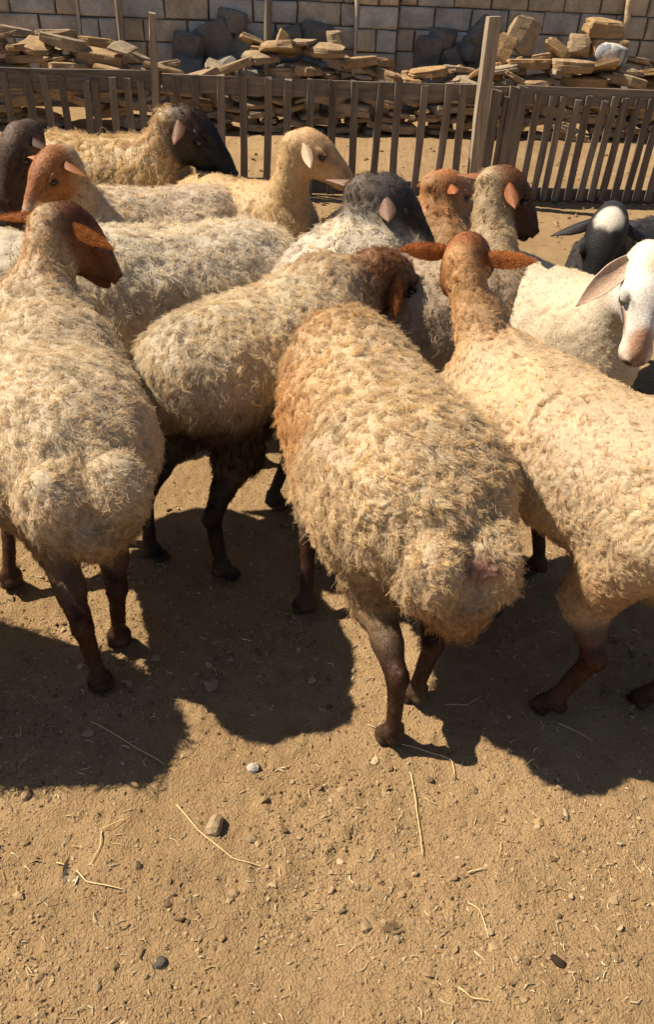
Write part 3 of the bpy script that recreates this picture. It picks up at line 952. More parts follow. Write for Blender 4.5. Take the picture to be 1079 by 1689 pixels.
def sheep(label, cat='sheep', R=None, S=None, rump_z=0.48, sho_z=0.50, feet=None, head=None, yaw=0.0, pitch=-35.0, roll=0.0,
          wool=(0.6, 0.48, 0.32), face=(0.10, 0.035, 0.012), leg=(0.06, 0.022, 0.010), neckc=None, belly=None, hs=1.0, fat=1.0, girth=1.0, bl=1.0,
          blobs=(), strands=20000, locks=2600, length=0.045, lift=0.55, curl=0.010, frizz=0.25, radius=0.0010, h=0.0118, ear=None, ears=None,
          ear_len=0.135, tail=True, neck_w=1.0, muzzle=None, lock_var=0.10, seed=0, fur=4000, face_wool=0.0, name='sheep', earin=None, comb_back=0.35, clump=0.78,
          cap=None, lumps=0.010, leg_wool=0.5, neck_wool=1.0, tail_off=(0, 0, 0), lift_top=None, flank=None, fine=False, lock_size=(0.019, 0.019, 0.075), lock_depth=0.0060, crease=0.15, gain=1.35, vr=1.0, lh=1.0, hblobs=(), bald=(), dags=(), hip=1.0, thigh=1.0, stz=0.335, mw=1.0, ear_fur=0, fur_len=0.0075):
    rg = np.random.default_rng(100 + seed)
    R = np.array([R[0], R[1], rump_z]); S = np.array([S[0], S[1], sho_z])
    f2 = unit(np.array([S[0] - R[0], S[1] - R[1], 0])); l2 = np.array([-f2[1], f2[0], 0])
    B = Body()
    wool = np.array(wool); face = np.array(face); leg = np.array(leg)
    neckc = wool if neckc is None else np.array(neckc); belly = wool if belly is None else np.array(belly); flank = wool if flank is None else np.array(flank)
    dn = np.array([0, 0, -1.0]); comb = unit(dn - comb_back * f2)
    bf = frame(S - R)
    g = girth
    mid = (R + S) / 2
    B.ell(R, (0.235 * bl, 0.205 * g * hip, 0.225 * vr * (0.5 + 0.5 * hip)), bf, wool, 1, comb, 0.10)
    B.ell(mid + (0, 0, -0.012), (0.30 * bl, 0.228 * g, 0.228 * vr), bf, flank, 1, comb, 0.10)
    B.ell(S, (0.225 * bl, 0.195 * g, 0.235 * vr), bf, wool, 1, comb, 0.10)
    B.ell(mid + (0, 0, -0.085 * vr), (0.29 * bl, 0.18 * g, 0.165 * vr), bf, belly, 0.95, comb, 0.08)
    if tail:
        to = np.asarray(tail_off, float); to = f2 * to[0] + l2 * to[1] + UPV * to[2]
        tb = R - f2 * 0.225 * bl + np.array([0, 0, -0.035]) + to
        for sg in (-1, 1):
            B.ell(tb + l2 * 0.050 * sg * fat, (0.066 * fat, 0.066 * fat, 0.088 * fat), bf, wool, 1, dn, 0.022)
        B.ell(tb - f2 * 0.028 + (0, 0, -0.055 * fat), (0.055 * fat, 0.066 * fat, 0.06 * fat), bf, wool, 1, dn, 0.018)
        tailc = tb
    for (p_, q_, r_) in dags:
        p_ = tailc + f2 * p_[0] + l2 * p_[1] + UPV * p_[2]; q_ = tailc + f2 * q_[0] + l2 * q_[1] + UPV * q_[2]
        B.cone(p_, q_, r_, r_ * 0.7, np.array((0.16, 0.095, 0.045)), 0.8, dn, 0.012)
    # ---- head
    P = np.array(head, float); hd = yawdir(yaw, pitch)
    Hf = frame(hd, math.radians(roll))
    hp = lambda x, y, z: P + Hf @ (np.array([x, y, z]) * hs)
    hx = Hf[:, 0]; bk = -hx
    fc = face; mz = face if muzzle is None else np.array(muzzle)
    fw = face_wool
    B.ell(hp(0.035, 0, -0.032), np.array((0.082, 0.062, 0.072)) * hs, Hf, fc if cap is None else np.array(cap), fw, bk, 0.035)
    B.ell(hp(0.085, 0, -0.022), np.array((0.065, 0.056, 0.052)) * hs, Hf, fc, 0, bk, 0.03)
    B.cone(hp(0.10, 0, -0.036), hp(0.205, 0, -0.056), 0.050 * hs, 0.031 * hs * (0.4 + 0.6 * mw), fc, 0, bk, 0.03)
    B.ell(hp(0.145, 0, -0.022), np.array((0.085, 0.030, 0.032)) * hs, Hf @ np.array(Matrix.Rotation(0.16, 3, 'Y')), fc, 0, bk, 0.025)
    B.ell(hp(0.222, 0, -0.060), np.array((0.038, 0.034 * mw, 0.034)) * hs, Hf, mz, 0, bk, 0.02)
    B.cone(hp(0.04, 0, -0.088), hp(0.20, 0, -0.086), 0.042 * hs, 0.022 * hs, fc, 0, bk, 0.03)
    B.ell(hp(0.222, 0, -0.088), np.array((0.026, 0.022, 0.016)) * hs, Hf, mz, 0, bk, 0.010)
    eyes = []
    def side_y(x, z):                                    # how far out the face reaches at that spot
        ys = np.linspace(0, 0.12, 240); v = B.field(np.array([hp(x, y, z) for y in ys])); return float(ys[np.nonzero(v < 0)[0].max()])
    def front_x(y, z):
        xs = np.linspace(0.15, 0.32, 240); v = B.field(np.array([hp(x, y, z) for x in xs])); return float(xs[np.nonzero(v < 0)[0].max()])
    for sg in (-1, 1):
        B.ell(hp(0.055, 0.030 * sg, -0.078), np.array((0.052, 0.024, 0.048)) * hs, Hf, fc, 0, bk, 0.025)
    for sg in (-1, 1):
        B.ell(hp(0.150, 0.064 * sg, -0.062), np.array((0.050, 0.022, 0.022)) * hs, Hf, fc, 0, bk, 0.022, True)
        B.ell(hp(0.140, 0.052 * sg, -0.005), np.array((0.045, 0.018, 0.016)) * hs, Hf, fc, 0, bk, 0.02, True)
    ey = side_y(0.096, -0.024)
    for sg in (-1, 1):
        B.ell(hp(0.097, (ey + 0.004) * sg, -0.024), np.array((0.021, 0.012, 0.012)) * hs, Hf, fc, 0, bk, 0.008, True)
        B.ell(hp(0.090, (ey - 0.003) * sg, -0.0085), np.array((0.028, 0.013, 0.0075)) * hs, Hf @ np.array(Matrix.Rotation(0.18, 3, 'Y')), fc, 0, bk, 0.007)
        B.ell(hp(0.097, (ey - 0.004) * sg, -0.038), np.array((0.020, 0.009, 0.0050)) * hs, Hf, fc, 0, bk, 0.006)
        eyes.append(hp(0.097, (ey - 0.0055) * sg, -0.0235))
    nx = front_x(0.015, -0.052); mx_ = front_x(0.0, -0.078)
    for sg in (-1, 1):
        B.ell(hp(nx - 0.012, 0.021 * sg, -0.043), np.array((0.017, 0.008, 0.0075)) * hs, Hf, mz, 0, bk, 0.007)
    for sg in (-1, 1):
        B.ell(hp(nx + 0.001, 0.0165 * sg, -0.053), np.array((0.013, 0.0062, 0.0085)) * hs, Hf @ np.array(Matrix.Rotation(0.5 * sg, 3, 'X')), mz, 0, bk, 0.003, True)
    B.ell(hp(mx_ - 0.010, 0, -0.0785), np.array((0.040, 0.050, 0.0042)) * hs, Hf @ np.array(Matrix.Rotation(-0.12, 3, 'Y')), mz, 0, bk, 0.004, True)
    B.ell(hp(nx + 0.004, 0, -0.066), np.array((0.008, 0.0028, 0.013)) * hs, Hf, mz, 0, bk, 0.003, True)
    # ---- neck
    n0 = S + f2 * 0.10 * bl + np.array([0, 0, 0.085]); n1 = hp(-0.025, 0, -0.062)
    nm = n0 * 0.5 + n1 * 0.5 + np.array([0, 0, -0.015])
    nd = unit(n0 - n1); ncomb = unit(dn * 0.8 + nd * 0.6)
    B.cone(n0, nm, 0.125 * neck_w, 0.080 * neck_w, neckc * 0.5 + wool * 0.5, neck_wool, ncomb, 0.09)
    B.cone(nm, n1, 0.078 * neck_w, 0.052 * neck_w, neckc, neck_wool * 0.9, ncomb, 0.035)
    B.cone(S + f2 * 0.14 * bl + np.array([0, 0, -0.02]), n0, 0.13, 0.11 * neck_w, wool, 1, comb, 0.08)
    # ---- legs
    for i, ft in enumerate(feet):
        ft = np.array([ft[0], ft[1], 0.0]); sg = 1 if i % 2 == 0 else -1
        if i < 2:
            J = R + l2 * 0.10 * sg + np.array([0, 0, -0.05])
            at = lambda t, z, fo: np.array([*(J[:2] * t + ft[:2] * (1 - t)), z * lh]) + f2 * fo
            st, ho, fe = at(0.56, stz, 0.045), at(0.22, 0.205, -0.050), at(0.02, 0.062 / lh, -0.012)
            up_h = at(0.36, min(0.262, stz - 0.05), -0.012)
            B.cone(J, st, 0.115, 0.080 * thigh, wool * 0.7 + belly * 0.3, 0.95, comb, 0.05)
            B.cone(st, up_h, 0.064 * thigh, 0.036, leg * 0.85 + belly * 0.15, leg_wool, dn, 0.03)
            B.cone(up_h, ho, 0.032, 0.026, leg, 0, dn, 0.018)
            B.ell(ho - f2 * 0.012 + (0, 0, 0.008), (0.021, 0.018, 0.034), bf, leg, 0, dn, 0.013)
            B.cone(ho, fe + (0, 0, 0.02), 0.0225, 0.0175, leg, 0, dn, 0.013)
            B.cone(ho - f2 * 0.012, fe - f2 * 0.010 + (0, 0, 0.01), 0.012, 0.011, leg, 0, dn, 0.010)
        else:
            J = S + l2 * 0.105 * sg + np.array([0, 0, -0.07]) + f2 * 0.01
            at = lambda t, z, fo: np.array([*(J[:2] * t + ft[:2] * (1 - t)), z * lh]) + f2 * fo
            st, ho, fe = at(0.70, stz, -0.02), at(0.30, 0.205, 0.006), at(0.03, 0.062 / lh, -0.010)
            B.cone(J, st, 0.095, 0.060, wool * 0.7 + belly * 0.3, 0.95, comb, 0.05)
            B.cone(st, ho + (0, 0, 0.03), 0.048, 0.028, leg * 0.8 + belly * 0.2, leg_wool * 0.7, dn, 0.03)
            B.ell(ho + f2 * 0.004, (0.025, 0.024, 0.034), bf, leg, 0, dn, 0.014)
            B.cone(ho, fe + (0, 0, 0.02), 0.0215, 0.0172, leg, 0, dn, 0.013)
        B.ell(fe, (0.026, 0.025, 0.024), bf, leg, 0, dn, 0.012)
        B.ell(fe - f2 * 0.022 + (0, 0, -0.012), (0.012, 0.02, 0.012), bf, leg * 0.6, 0, dn, 0.008)
        hoofc = np.array((0.035, 0.026, 0.02))
        for q in (-1, 1):
            tp = ft + l2 * 0.0145 * q + f2 * 0.020
            B.cone(fe + l2 * 0.010 * q, tp + (0, 0, 0.026), 0.0195, 0.0175, leg * 0.8, 0, dn, 0.010)
            B.cone(tp + np.array([0, 0, 0.020]) - f2 * 0.012, tp + f2 * 0.026 + (0, 0, 0.002), 0.0185, 0.0105, hoofc, 0, dn, 0.004)
        B.ell(ft + f2 * 0.045 + (0, 0, 0.012), (0.030, 0.0032, 0.030), bf, hoofc, 0, dn, 0.003, True)
    # ---- one skin
    Pv, Q = B.skin(h)
    T = np.concatenate([Q[:, [0, 1, 2]], Q[:, [0, 2, 3]]])
    Pv = smoothing(Pv, T, 2, 0.45)
    hc = hp(0.13, 0, -0.05)
    rad = 0.17 * hs
    sel = (np.linalg.norm(Pv - hc, axis=1) < rad)
    ts = sel[T].all(1)
    if ts.any():                                         # finer skin over the face
        A = T[ts]; keep = T[~ts]
        E = np.concatenate([A[:, [0, 1]], A[:, [1, 2]], A[:, [2, 0]]]); E.sort(1)
        U, inv = np.unique(E, axis=0, return_inverse=True); inv = inv.ravel()
        M_ = len(Pv) + inv; k = len(A)
        ab, bc, ca = M_[:k], M_[k:2 * k], M_[2 * k:]
        newp = (Pv[U[:, 0]] + Pv[U[:, 1]]) / 2
        Pv = np.concatenate([Pv, newp])
        T = np.concatenate([keep, np.stack([A[:, 0], ab, ca], 1), np.stack([A[:, 1], bc, ab], 1), np.stack([A[:, 2], ca, bc], 1), np.stack([ab, bc, ca], 1)])
        s2 = np.nonzero(np.linalg.norm(Pv - hc, axis=1) < rad)[0]
        Pv[s2] = B.project(Pv[s2], 3)
    if fine:
        Pv, T = subdivide(Pv, T)
        Pv = smoothing(Pv, T, 2, 0.5, mask=(np.linalg.norm(Pv - hc, axis=1) > rad).astype(float))
        bi = np.nonzero((B.attrs(Pv)[1] < 0.35) & (Pv[:, 2] > 0.012))[0]
        Pv[bi] = B.project(Pv[bi], 2)
    N = vnormals(Pv, T)
    col, wl_, fd = B.attrs(Pv)
    lum = wl_ * (lumps * fbm(Pv, 9, 2, seed * 3 + 1) + lumps * 0.8 * fbm(Pv, 24, 2, seed * 3 + 2))
    lum += np.clip(1 - wl_ * 2.5, 0, 1) * (Pv[:, 2] < 0.42) * 0.0022 * fbm(Pv * np.array([1, 1, 0.45]), 55, 2, seed + 71)
    patch = fbm(Pv, 4.5, 3, seed + 51); p2 = fbm(Pv, 16, 2, seed + 52)
    col = col * (1 + wl_ * (0.20 * patch + 0.12 * p2))[:, None] * np.stack([1 + 0 * patch, 1 - 0.05 * wl_ * patch, 1 - 0.16 * wl_ * patch], 1)
    # the locks of the fleece stand out as rounded cords with creases between them
    bl_ = (Pv - mid) @ bf
    wv = np.stack([fbm(Pv, 22, 2, seed + 60 + d) for d in range(3)], 1)
    topn = np.clip(N[:, 2:3], 0, 1) ** 1.5
    cell = np.array(lock_size)
    zone = np.clip(0.5 + 0.9 * fbm(Pv, 6, 2, seed + 80), 0, 1)           # some patches matted, some in loose cords
    rel = 0
    for sc_, am in ((1.0, 1.0), (2.1, 0.45)):
        c_ = cell * sc_
        q = bl_ / (c_ * (1 - topn) + c_[:2].mean() * np.array([1.5, 1, 1]) * topn) + wv * 0.9
        w1_, w2_, cid = worley(q, seed + int(sc_ * 10))
        edge = np.clip((w2_ - w1_) * 2.4, 0, 1)
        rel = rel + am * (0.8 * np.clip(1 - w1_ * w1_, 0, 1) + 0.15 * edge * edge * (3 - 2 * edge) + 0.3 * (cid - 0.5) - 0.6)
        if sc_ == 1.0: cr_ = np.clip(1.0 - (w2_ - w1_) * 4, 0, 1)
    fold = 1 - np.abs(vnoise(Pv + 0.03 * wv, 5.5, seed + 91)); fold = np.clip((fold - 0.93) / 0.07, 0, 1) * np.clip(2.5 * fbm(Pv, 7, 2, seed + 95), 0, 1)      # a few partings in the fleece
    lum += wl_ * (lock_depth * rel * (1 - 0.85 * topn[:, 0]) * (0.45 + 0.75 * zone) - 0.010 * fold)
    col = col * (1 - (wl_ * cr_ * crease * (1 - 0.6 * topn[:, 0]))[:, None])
    Pv = Pv + N * lum[:, None]
    N = vnormals(Pv, T)
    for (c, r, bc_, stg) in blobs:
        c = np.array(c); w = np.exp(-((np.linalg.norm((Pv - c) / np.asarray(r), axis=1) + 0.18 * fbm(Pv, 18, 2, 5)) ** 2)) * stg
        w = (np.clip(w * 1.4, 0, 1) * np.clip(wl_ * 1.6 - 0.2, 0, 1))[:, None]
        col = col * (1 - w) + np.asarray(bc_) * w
    mud = np.clip(1.3 - Pv[:, 2] / 0.16, 0, 1) * np.clip(0.35 + 0.9 * fbm(Pv, 16, 3, seed + 33), 0, 1) * (1 - np.clip(wl_ * 2, 0, 1)) * 0.55
    col = col * (1 - mud[:, None]) + np.array((0.17, 0.11, 0.06)) * mud[:, None]
    bare = 1 - np.clip(wl_ * 1.5, 0, 1)
    col = col * (1 + bare * 0.45 * fbm(Pv, 26, 3, seed + 34))[:, None]
    for (c, r, bc_, stg) in hblobs:
        loc = ((Pv - P) @ Hf) / hs
        w = np.exp(-(np.linalg.norm((loc - np.array(c)) / np.asarray(r), axis=1) + 0.22 * fbm(Pv, 45, 3, 8)) ** 8)[:, None] * stg
        col = col * (1 - w) + np.asarray(bc_) * w
    for (c, r, bc_) in bald:
        c = tailc + f2 * c[0] + l2 * c[1] + UPV * c[2]
        w = np.exp(-(np.linalg.norm((Pv - np.array(c)) / np.asarray(r), axis=1) + 0.25 * fbm(Pv, 30, 2, 12)) ** 4)
        wl_ = wl_ * (1 - w); col = col * (1 - w[:, None]) + np.asarray(bc_) * (0.8 + 0.5 * vnoise(Pv, 60, 3)[:, None]) * w[:, None]
    # nostrils, mouth and the corner of the eye are dark skin
    dark = [(hp(nx, 0.0165, -0.053), 0.0105, 0.95), (hp(nx, -0.0165, -0.053), 0.0105, 0.95), (eyes[0], 0.0185, 0.85), (eyes[1], 0.0185, 0.85), (hp(nx + 0.002, 0, -0.066), 0.008, 0.7)]
    dark += [(hp(mx_ - 0.002 - 0.014 * abs(q), 0.010 * q, -0.0785), 0.0055, 0.8) for q in (-3, -2, -1, 0, 1, 2, 3)]
    for c, r, stg in dark:
        w = np.exp(-(np.linalg.norm(Pv - c, axis=1) / (r * hs)) ** 2)[:, None] * stg
        col = col * (1 - w) + np.array((0.012, 0.008, 0.006)) * w
    nv = len(Pv)
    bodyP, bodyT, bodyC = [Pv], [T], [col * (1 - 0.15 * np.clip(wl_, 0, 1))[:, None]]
    ec = face * 1.5 if ear is None else np.array(ear); ei = ec * 0.6 if earin is None else np.array(earin)
    ears = ears or {}
    off = nv
    earinfo = []
    for sg, nm_ in ((1, 'l'), (-1, 'r')):
        dloc = ears.get(nm_, (-0.25, 0.85 * sg, -0.38))
        if dloc is None: continue
        opt = ears.get(nm_ + 'o', {})
        d = unit(ears[nm_ + 'w']) if nm_ + 'w' in ears else Hf @ unit(dloc)
        backv = np.array(opt['backw']) if 'backw' in opt else Hf @ np.array(opt.get('back', (-0.75, 0.1 * sg, 0.55)))
        rt = hp(0.004, 0.052 * sg, -0.018)
        V, F, Cc = ear_mesh(rt, d, backv, opt.get('L', ear_len) * hs, 0.053 * hs * opt.get('W', 1), opt.get('cup', 0.75), ec, ei, opt.get('droop', 0.12))
        Cc = Cc * (1 + 0.25 * fbm(V, 60, 2, 3))[:, None]
        bodyP.append(V); bodyT.append(F + off); bodyC.append(Cc); off += len(V)
        earinfo.append((V, F, Cc, d))
    base = np.array([mid[0], mid[1], 0.0])
    root = thing(name, label, cat, tuple(base), 'flock of sheep and goats in the pen')
    allP = np.concatenate(bodyP) - base
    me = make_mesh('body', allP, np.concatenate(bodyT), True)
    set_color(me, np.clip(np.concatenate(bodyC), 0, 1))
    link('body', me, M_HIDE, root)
    ev, ef = ICO2
    eme = make_mesh('eye', ev * 0.0125 * hs, ef, True)
    eme.materials.append(M_EYE)
    for e in eyes: link('eye', eme, None, root, tuple(e - base))
    # ---- fleece: locks of curly strands rooted on the skin
    tri = Pv[T]; area = 0.5 * np.linalg.norm(np.cross(tri[:, 1] - tri[:, 0], tri[:, 2] - tri[:, 0]), axis=1)
    wt = wl_[T].mean(1)
    def sample(n, w):
        c = np.cumsum(area * w); c /= c[-1]
        i = np.searchsorted(c, rg.random(n)); u, v = rg.random(n), rg.random(n)
        m = u + v > 1; u[m] = 1 - u[m]; v[m] = 1 - v[m]
        b = np.stack([1 - u - v, u, v], 1)
        g_ = lambda A: (A[T[i]] * (b[:, :, None] if A.ndim == 2 else b)).sum(1)
        return g_(Pv), g_(N), g_(col), g_(wl_), g_(fd)
    n_st = int(strands * HAIR)
    curves = []
    if n_st > 50:
        cw = np.clip((wt - 0.12) * 1.3, 0, 1)
        cP, cN, cC, cW, cF = sample(locks, cw)
        sP, sN, sC, sW, sF = sample(n_st, cw)
        kd = kdtree.KDTree(locks)
        for i, p in enumerate(cP): kd.insert(p, i)
        kd.balance()
        own = np.array([kd.find(p)[1] for p in sP])
        cN = cN / np.linalg.norm(cN, axis=1, keepdims=True)
        tang = cF - (cF * cN).sum(1, keepdims=True) * cN
        tang += 0.45 * rg.normal(size=tang.shape) * np.array([1, 1, 0.6])
        tang -= (tang * cN).sum(1, keepdims=True) * cN
        tang /= np.linalg.norm(tang, axis=1, keepdims=True) + 1e-9
        side = np.cross(cN, tang)
        K = 6
        t = np.linspace(0, 1, K)
        L = length * (0.75 + 0.5 * rg.random(locks)) * (0.45 + 0.55 * np.clip(cW, 0, 1)) * (1 + 0.25 * fbm(cP, 7, 2, seed + 40))
        topness = np.clip(cN[:, 2], 0, 1)
        lf = lift + (0 if lift_top is None else (lift_top - lift) * topness)
        lf = np.clip(lf * (1 + 0.35 * rg.normal(size=locks)), 0.12, 1.2)
        ph = rg.random(locks) * 6.28; fq = 5.5 + 4 * rg.random(locks)
        ax = np.zeros((locks, K, 3))
        for j, tt in enumerate(t):
            rise = L * lf * (tt - 0.42 * tt * tt * (1.2 - lf).clip(0, 1))
            run = L * (0.25 + 0.75 * tt) * tt * np.sqrt(np.clip(1.15 - lf * lf * 0.7, 0.1, 1))
            a = ph + fq * tt
            cr = curl * (0.25 + 0.75 * tt) * (0.6 + 0.8 * (ph / 6.28))
            ax[:, j] = cN * (rise + 0.6 * cr * np.sin(a * 1.13))[:, None] + tang * (run + cr * np.cos(a) * 0.6)[:, None] + side * (cr * np.sin(a))[:, None]
        d0 = cP[own] - sP
        w = clump * t ** 0.75
        fz = rg.normal(size=(n_st, 3)); fz2 = rg.normal(size=(n_st, 3))
        stray = np.where(rg.random(n_st) < 0.10, 2.6, 1.0)[:, None]
        fl = frizz * L[own][:, None] * stray
        pts = np.zeros((n_st, K, 3))
        ls = (0.72 + 0.4 * rg.random(n_st))[:, None]
        for j, tt in enumerate(t):
            pts[:, j] = sP - sN * 0.004 + ax[own, j] * ls + d0 * (w[j] * (1 - 0.55 * topness[own]))[:, None] * np.minimum(1, 1.6 / stray) + fl * (fz * tt * 0.55 + fz2 * 0.30 * math.sin(tt * 7))
        pts[:, :, 2] = np.maximum(pts[:, :, 2], 0.01)
        lv = (1 + lock_var * rg.normal(size=locks))[own] * (1 + 0.09 * rg.normal(size=n_st))
        warm = rg.normal(size=locks)[own] * 0.05
        cc = sC * lv[:, None] * np.stack([1 + 0 * warm, 1 - 0.5 * warm, 1 - 1.6 * warm], 1)
        cc = cc * gain
        curves.append((pts, np.clip(cc, 0.002, 0.92), radius * (0.75 + 0.5 * rg.random(n_st))))
    n_f = int(fur * HAIR)
    if n_f > 50:                                         # short coat of face, ears and legs
        P2, N2, C2, W2, F2 = sample(n_f, np.clip(1 - wt * 1.6, 0, 1))
        N2 /= np.linalg.norm(N2, axis=1, keepdims=True)
        tg = F2 - (F2 * N2).sum(1, keepdims=True) * N2 + 0.25 * rg.normal(size=P2.shape); tg /= np.linalg.norm(tg, axis=1, keepdims=True) + 1e-9
        K = 6; pts = np.zeros((n_f, K, 3)); L = fur_len * (0.7 + 0.6 * rg.random(n_f))[:, None]
        for j, tt in enumerate(np.linspace(0, 1, K)):
            pts[:, j] = P2 - N2 * 0.0005 + N2 * L * (0.26 * tt - 0.20 * tt * tt) + tg * L * tt
        cc = C2 * (1 + 0.20 * rg.normal(size=n_f))[:, None] * (1 + 0.25 * fbm(P2, 40, 2, seed))[:, None] * 1.15
        curves.append((pts, np.clip(cc, 0.002, 0.95), np.full(n_f, 0.00032 if fine else 0.00055)))
    if ear_fur and HAIR > 0:
        for V, F, Cc, d in earinfo:
            tr_ = V[F]; nn_ = np.cross(tr_[:, 1] - tr_[:, 0], tr_[:, 2] - tr_[:, 0]); ar = np.linalg.norm(nn_, axis=1) + 1e-12
            k_ = rg.choice(len(F), ear_fur, p=ar / ar.sum()); b3 = rg.dirichlet((1, 1, 1), ear_fur)
            P2 = (tr_[k_] * b3[:, :, None]).sum(1); N2 = nn_[k_] / ar[k_][:, None]; cc = (Cc[F[k_]] * b3[:, :, None]).sum(1) * (1 + 0.22 * rg.normal(size=ear_fur))[:, None] * 1.1
            tg = d + 0.35 * rg.normal(size=P2.shape); L = 0.008 * (0.6 + 0.8 * rg.random(ear_fur))[:, None]
            pts = np.stack([P2 + N2 * L * (0.32 * t_ - 0.2 * t_ * t_) + tg * L * t_ for t_ in np.linspace(0, 1, 6)], 1)
            curves.append((pts, np.clip(cc, 0.002, 0.95), np.full(ear_fur, 0.00035)))
    if curves:
        pts = np.concatenate([c[0] for c in curves]) - base
        n, K = pts.shape[:2]
        hc_ = bpy.data.hair_curves.new('fleece')
        hc_.add_curves([K] * n)
        hc_.attributes['position'].data.foreach_set('vector', pts.astype(np.float32).ravel())
        rr = np.concatenate([c[2] for c in curves])[:, None] * np.linspace(1.0, 0.45, K)[None, :]
        ra = hc_.attributes.get('radius') or hc_.attributes.new('radius', 'FLOAT', 'POINT')
        ra.data.foreach_set('value', rr.astype(np.float32).ravel())
        ca_ = hc_.attributes.new('col', 'FLOAT_COLOR', 'CURVE')
        c4 = np.ones((n, 4), dtype=np.float32); c4[:, :3] = np.concatenate([c[1] for c in curves])
        ca_.data.foreach_set('color', c4.ravel())
        link('fleece', hc_, M_WOOL, root)
    return root

CREAM = (0.58, 0.455, 0.30); WHITE = (0.68, 0.60, 0.48); TAN = (0.60, 0.42, 0.24); DIRT = (0.22, 0.13, 0.055)
BROWN = (0.115, 0.036, 0.012); ORANGE = (0.36, 0.135, 0.040); BLACK = (0.012, 0.010, 0.010)
GREYW = (0.20, 0.155, 0.115)

# near row, left to right
sheep('cream woolly sheep in the left foreground seen from behind, brown face turned right', seed=1,
      R=(-0.635, 1.62), S=(-0.80, 2.02), rump_z=0.605, sho_z=0.61, feet=[(-0.56, 1.39), (-0.55, 1.55), (-0.92, 1.76), (-0.72, 2.02)],
      head=(-0.775, 2.28, 0.955), yaw=46, pitch=-46, wool=CREAM, face=BROWN, leg=(0.055, 0.019, 0.009), neckc=(0.50, 0.34, 0.19), ear=ORANGE, girth=0.95, fat=1.2,
      blobs=[((-0.50, 1.42, 0.42), (0.30, 0.24, 0.12), (0.23, 0.14, 0.062), 0.9), ((-0.47, 1.42, 0.52), (0.07, 0.09, 0.10), (0.30, 0.185, 0.08), 0.6)], strands=90000, locks=7500, length=0.024, lift=0.2, curl=0.008, frizz=0.2, radius=0.0005, h=0.0095, fur=30000, ear_len=0.13, ears={'lw': (-1, 0.05, -0.02), 'lo': {'L': 0.18, 'W': 1.0}, 'rw': (0.90, -0.30, -0.30), 'ro': {'W': 0.95, 'cup': 0.9}}, fine=True, clump=0.66, neck_w=0.85, vr=0.81, lh=1.15, hip=1.1, tail_off=(0.01, -0.02, 0.02), leg_wool=0.3, lift_top=0.3, ear_fur=4000, lock_var=0.12, stz=0.335, thigh=0.78)
sheep('cream sheep with dark brown belly, black legs and shaggy brown neck', seed=2,
      R=(-0.37, 2.10), S=(-0.10, 2.43), rump_z=0.575, sho_z=0.57, feet=[(-0.53, 1.92), (-0.30, 1.85), (-0.28, 2.52), (-0.18, 2.22)],
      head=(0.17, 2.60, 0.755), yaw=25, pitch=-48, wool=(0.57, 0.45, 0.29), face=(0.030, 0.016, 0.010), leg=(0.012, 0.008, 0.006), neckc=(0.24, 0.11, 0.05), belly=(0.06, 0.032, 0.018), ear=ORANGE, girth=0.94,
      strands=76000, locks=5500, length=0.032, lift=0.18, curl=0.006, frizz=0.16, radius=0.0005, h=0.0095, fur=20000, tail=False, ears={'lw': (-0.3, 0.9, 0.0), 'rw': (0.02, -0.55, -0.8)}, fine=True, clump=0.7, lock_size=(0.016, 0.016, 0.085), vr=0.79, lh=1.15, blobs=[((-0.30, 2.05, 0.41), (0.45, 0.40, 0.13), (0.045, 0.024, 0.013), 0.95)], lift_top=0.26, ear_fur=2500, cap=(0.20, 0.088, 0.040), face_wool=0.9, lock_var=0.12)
sheep('big tan sheep in the centre foreground seen from behind, bald patch on its fat tail', seed=3,
      R=(0.195, 1.53), S=(0.065, 1.90), rump_z=0.59, sho_z=0.6, feet=[(0.185, 1.275), (0.25, 1.41), (-0.05, 1.72), (0.20, 1.98)],
      head=(0.02, 2.25, 0.50), yaw=115, pitch=-55, wool=(0.55, 0.41, 0.245), face=BROWN, leg=(0.036, 0.013, 0.007), ear=ORANGE, girth=0.98, fat=1.22, neckc=(0.42, 0.25, 0.12),
      blobs=[((-0.15, 1.75, 0.64), (0.11, 0.22, 0.18), (0.46, 0.25, 0.105), 0.75), ((0.25, 1.30, 0.38), (0.30, 0.2, 0.10), (0.27, 0.16, 0.07), 0.85), ((0.28, 1.22, 0.45), (0.12, 0.1, 0.07), (0.36, 0.20, 0.085), 0.6)],
      strands=100000, locks=7000, length=0.026, lift=0.2, curl=0.008, frizz=0.2, radius=0.0005, h=0.0095, fur=20000, lift_top=0.42, fine=True, clump=0.68, lock_size=(0.018, 0.018, 0.070), lock_depth=0.01, bald=[((-0.075, -0.015, 0.045), (0.06, 0.055, 0.042), (0.30, 0.16, 0.12))], dags=[((0.0, -0.05, -0.12), (0.02, -0.055, -0.23), 0.015), ((0.0, -0.075, -0.10), (0.02, -0.085, -0.25), 0.013), ((-0.01, -0.025, -0.12), (0.0, -0.03, -0.20), 0.012)], vr=0.84, lh=1.15, hip=1.2, tail_off=(0.0, -0.02, -0.02), leg_wool=0.3, lock_var=0.12, stz=0.295, thigh=0.76)
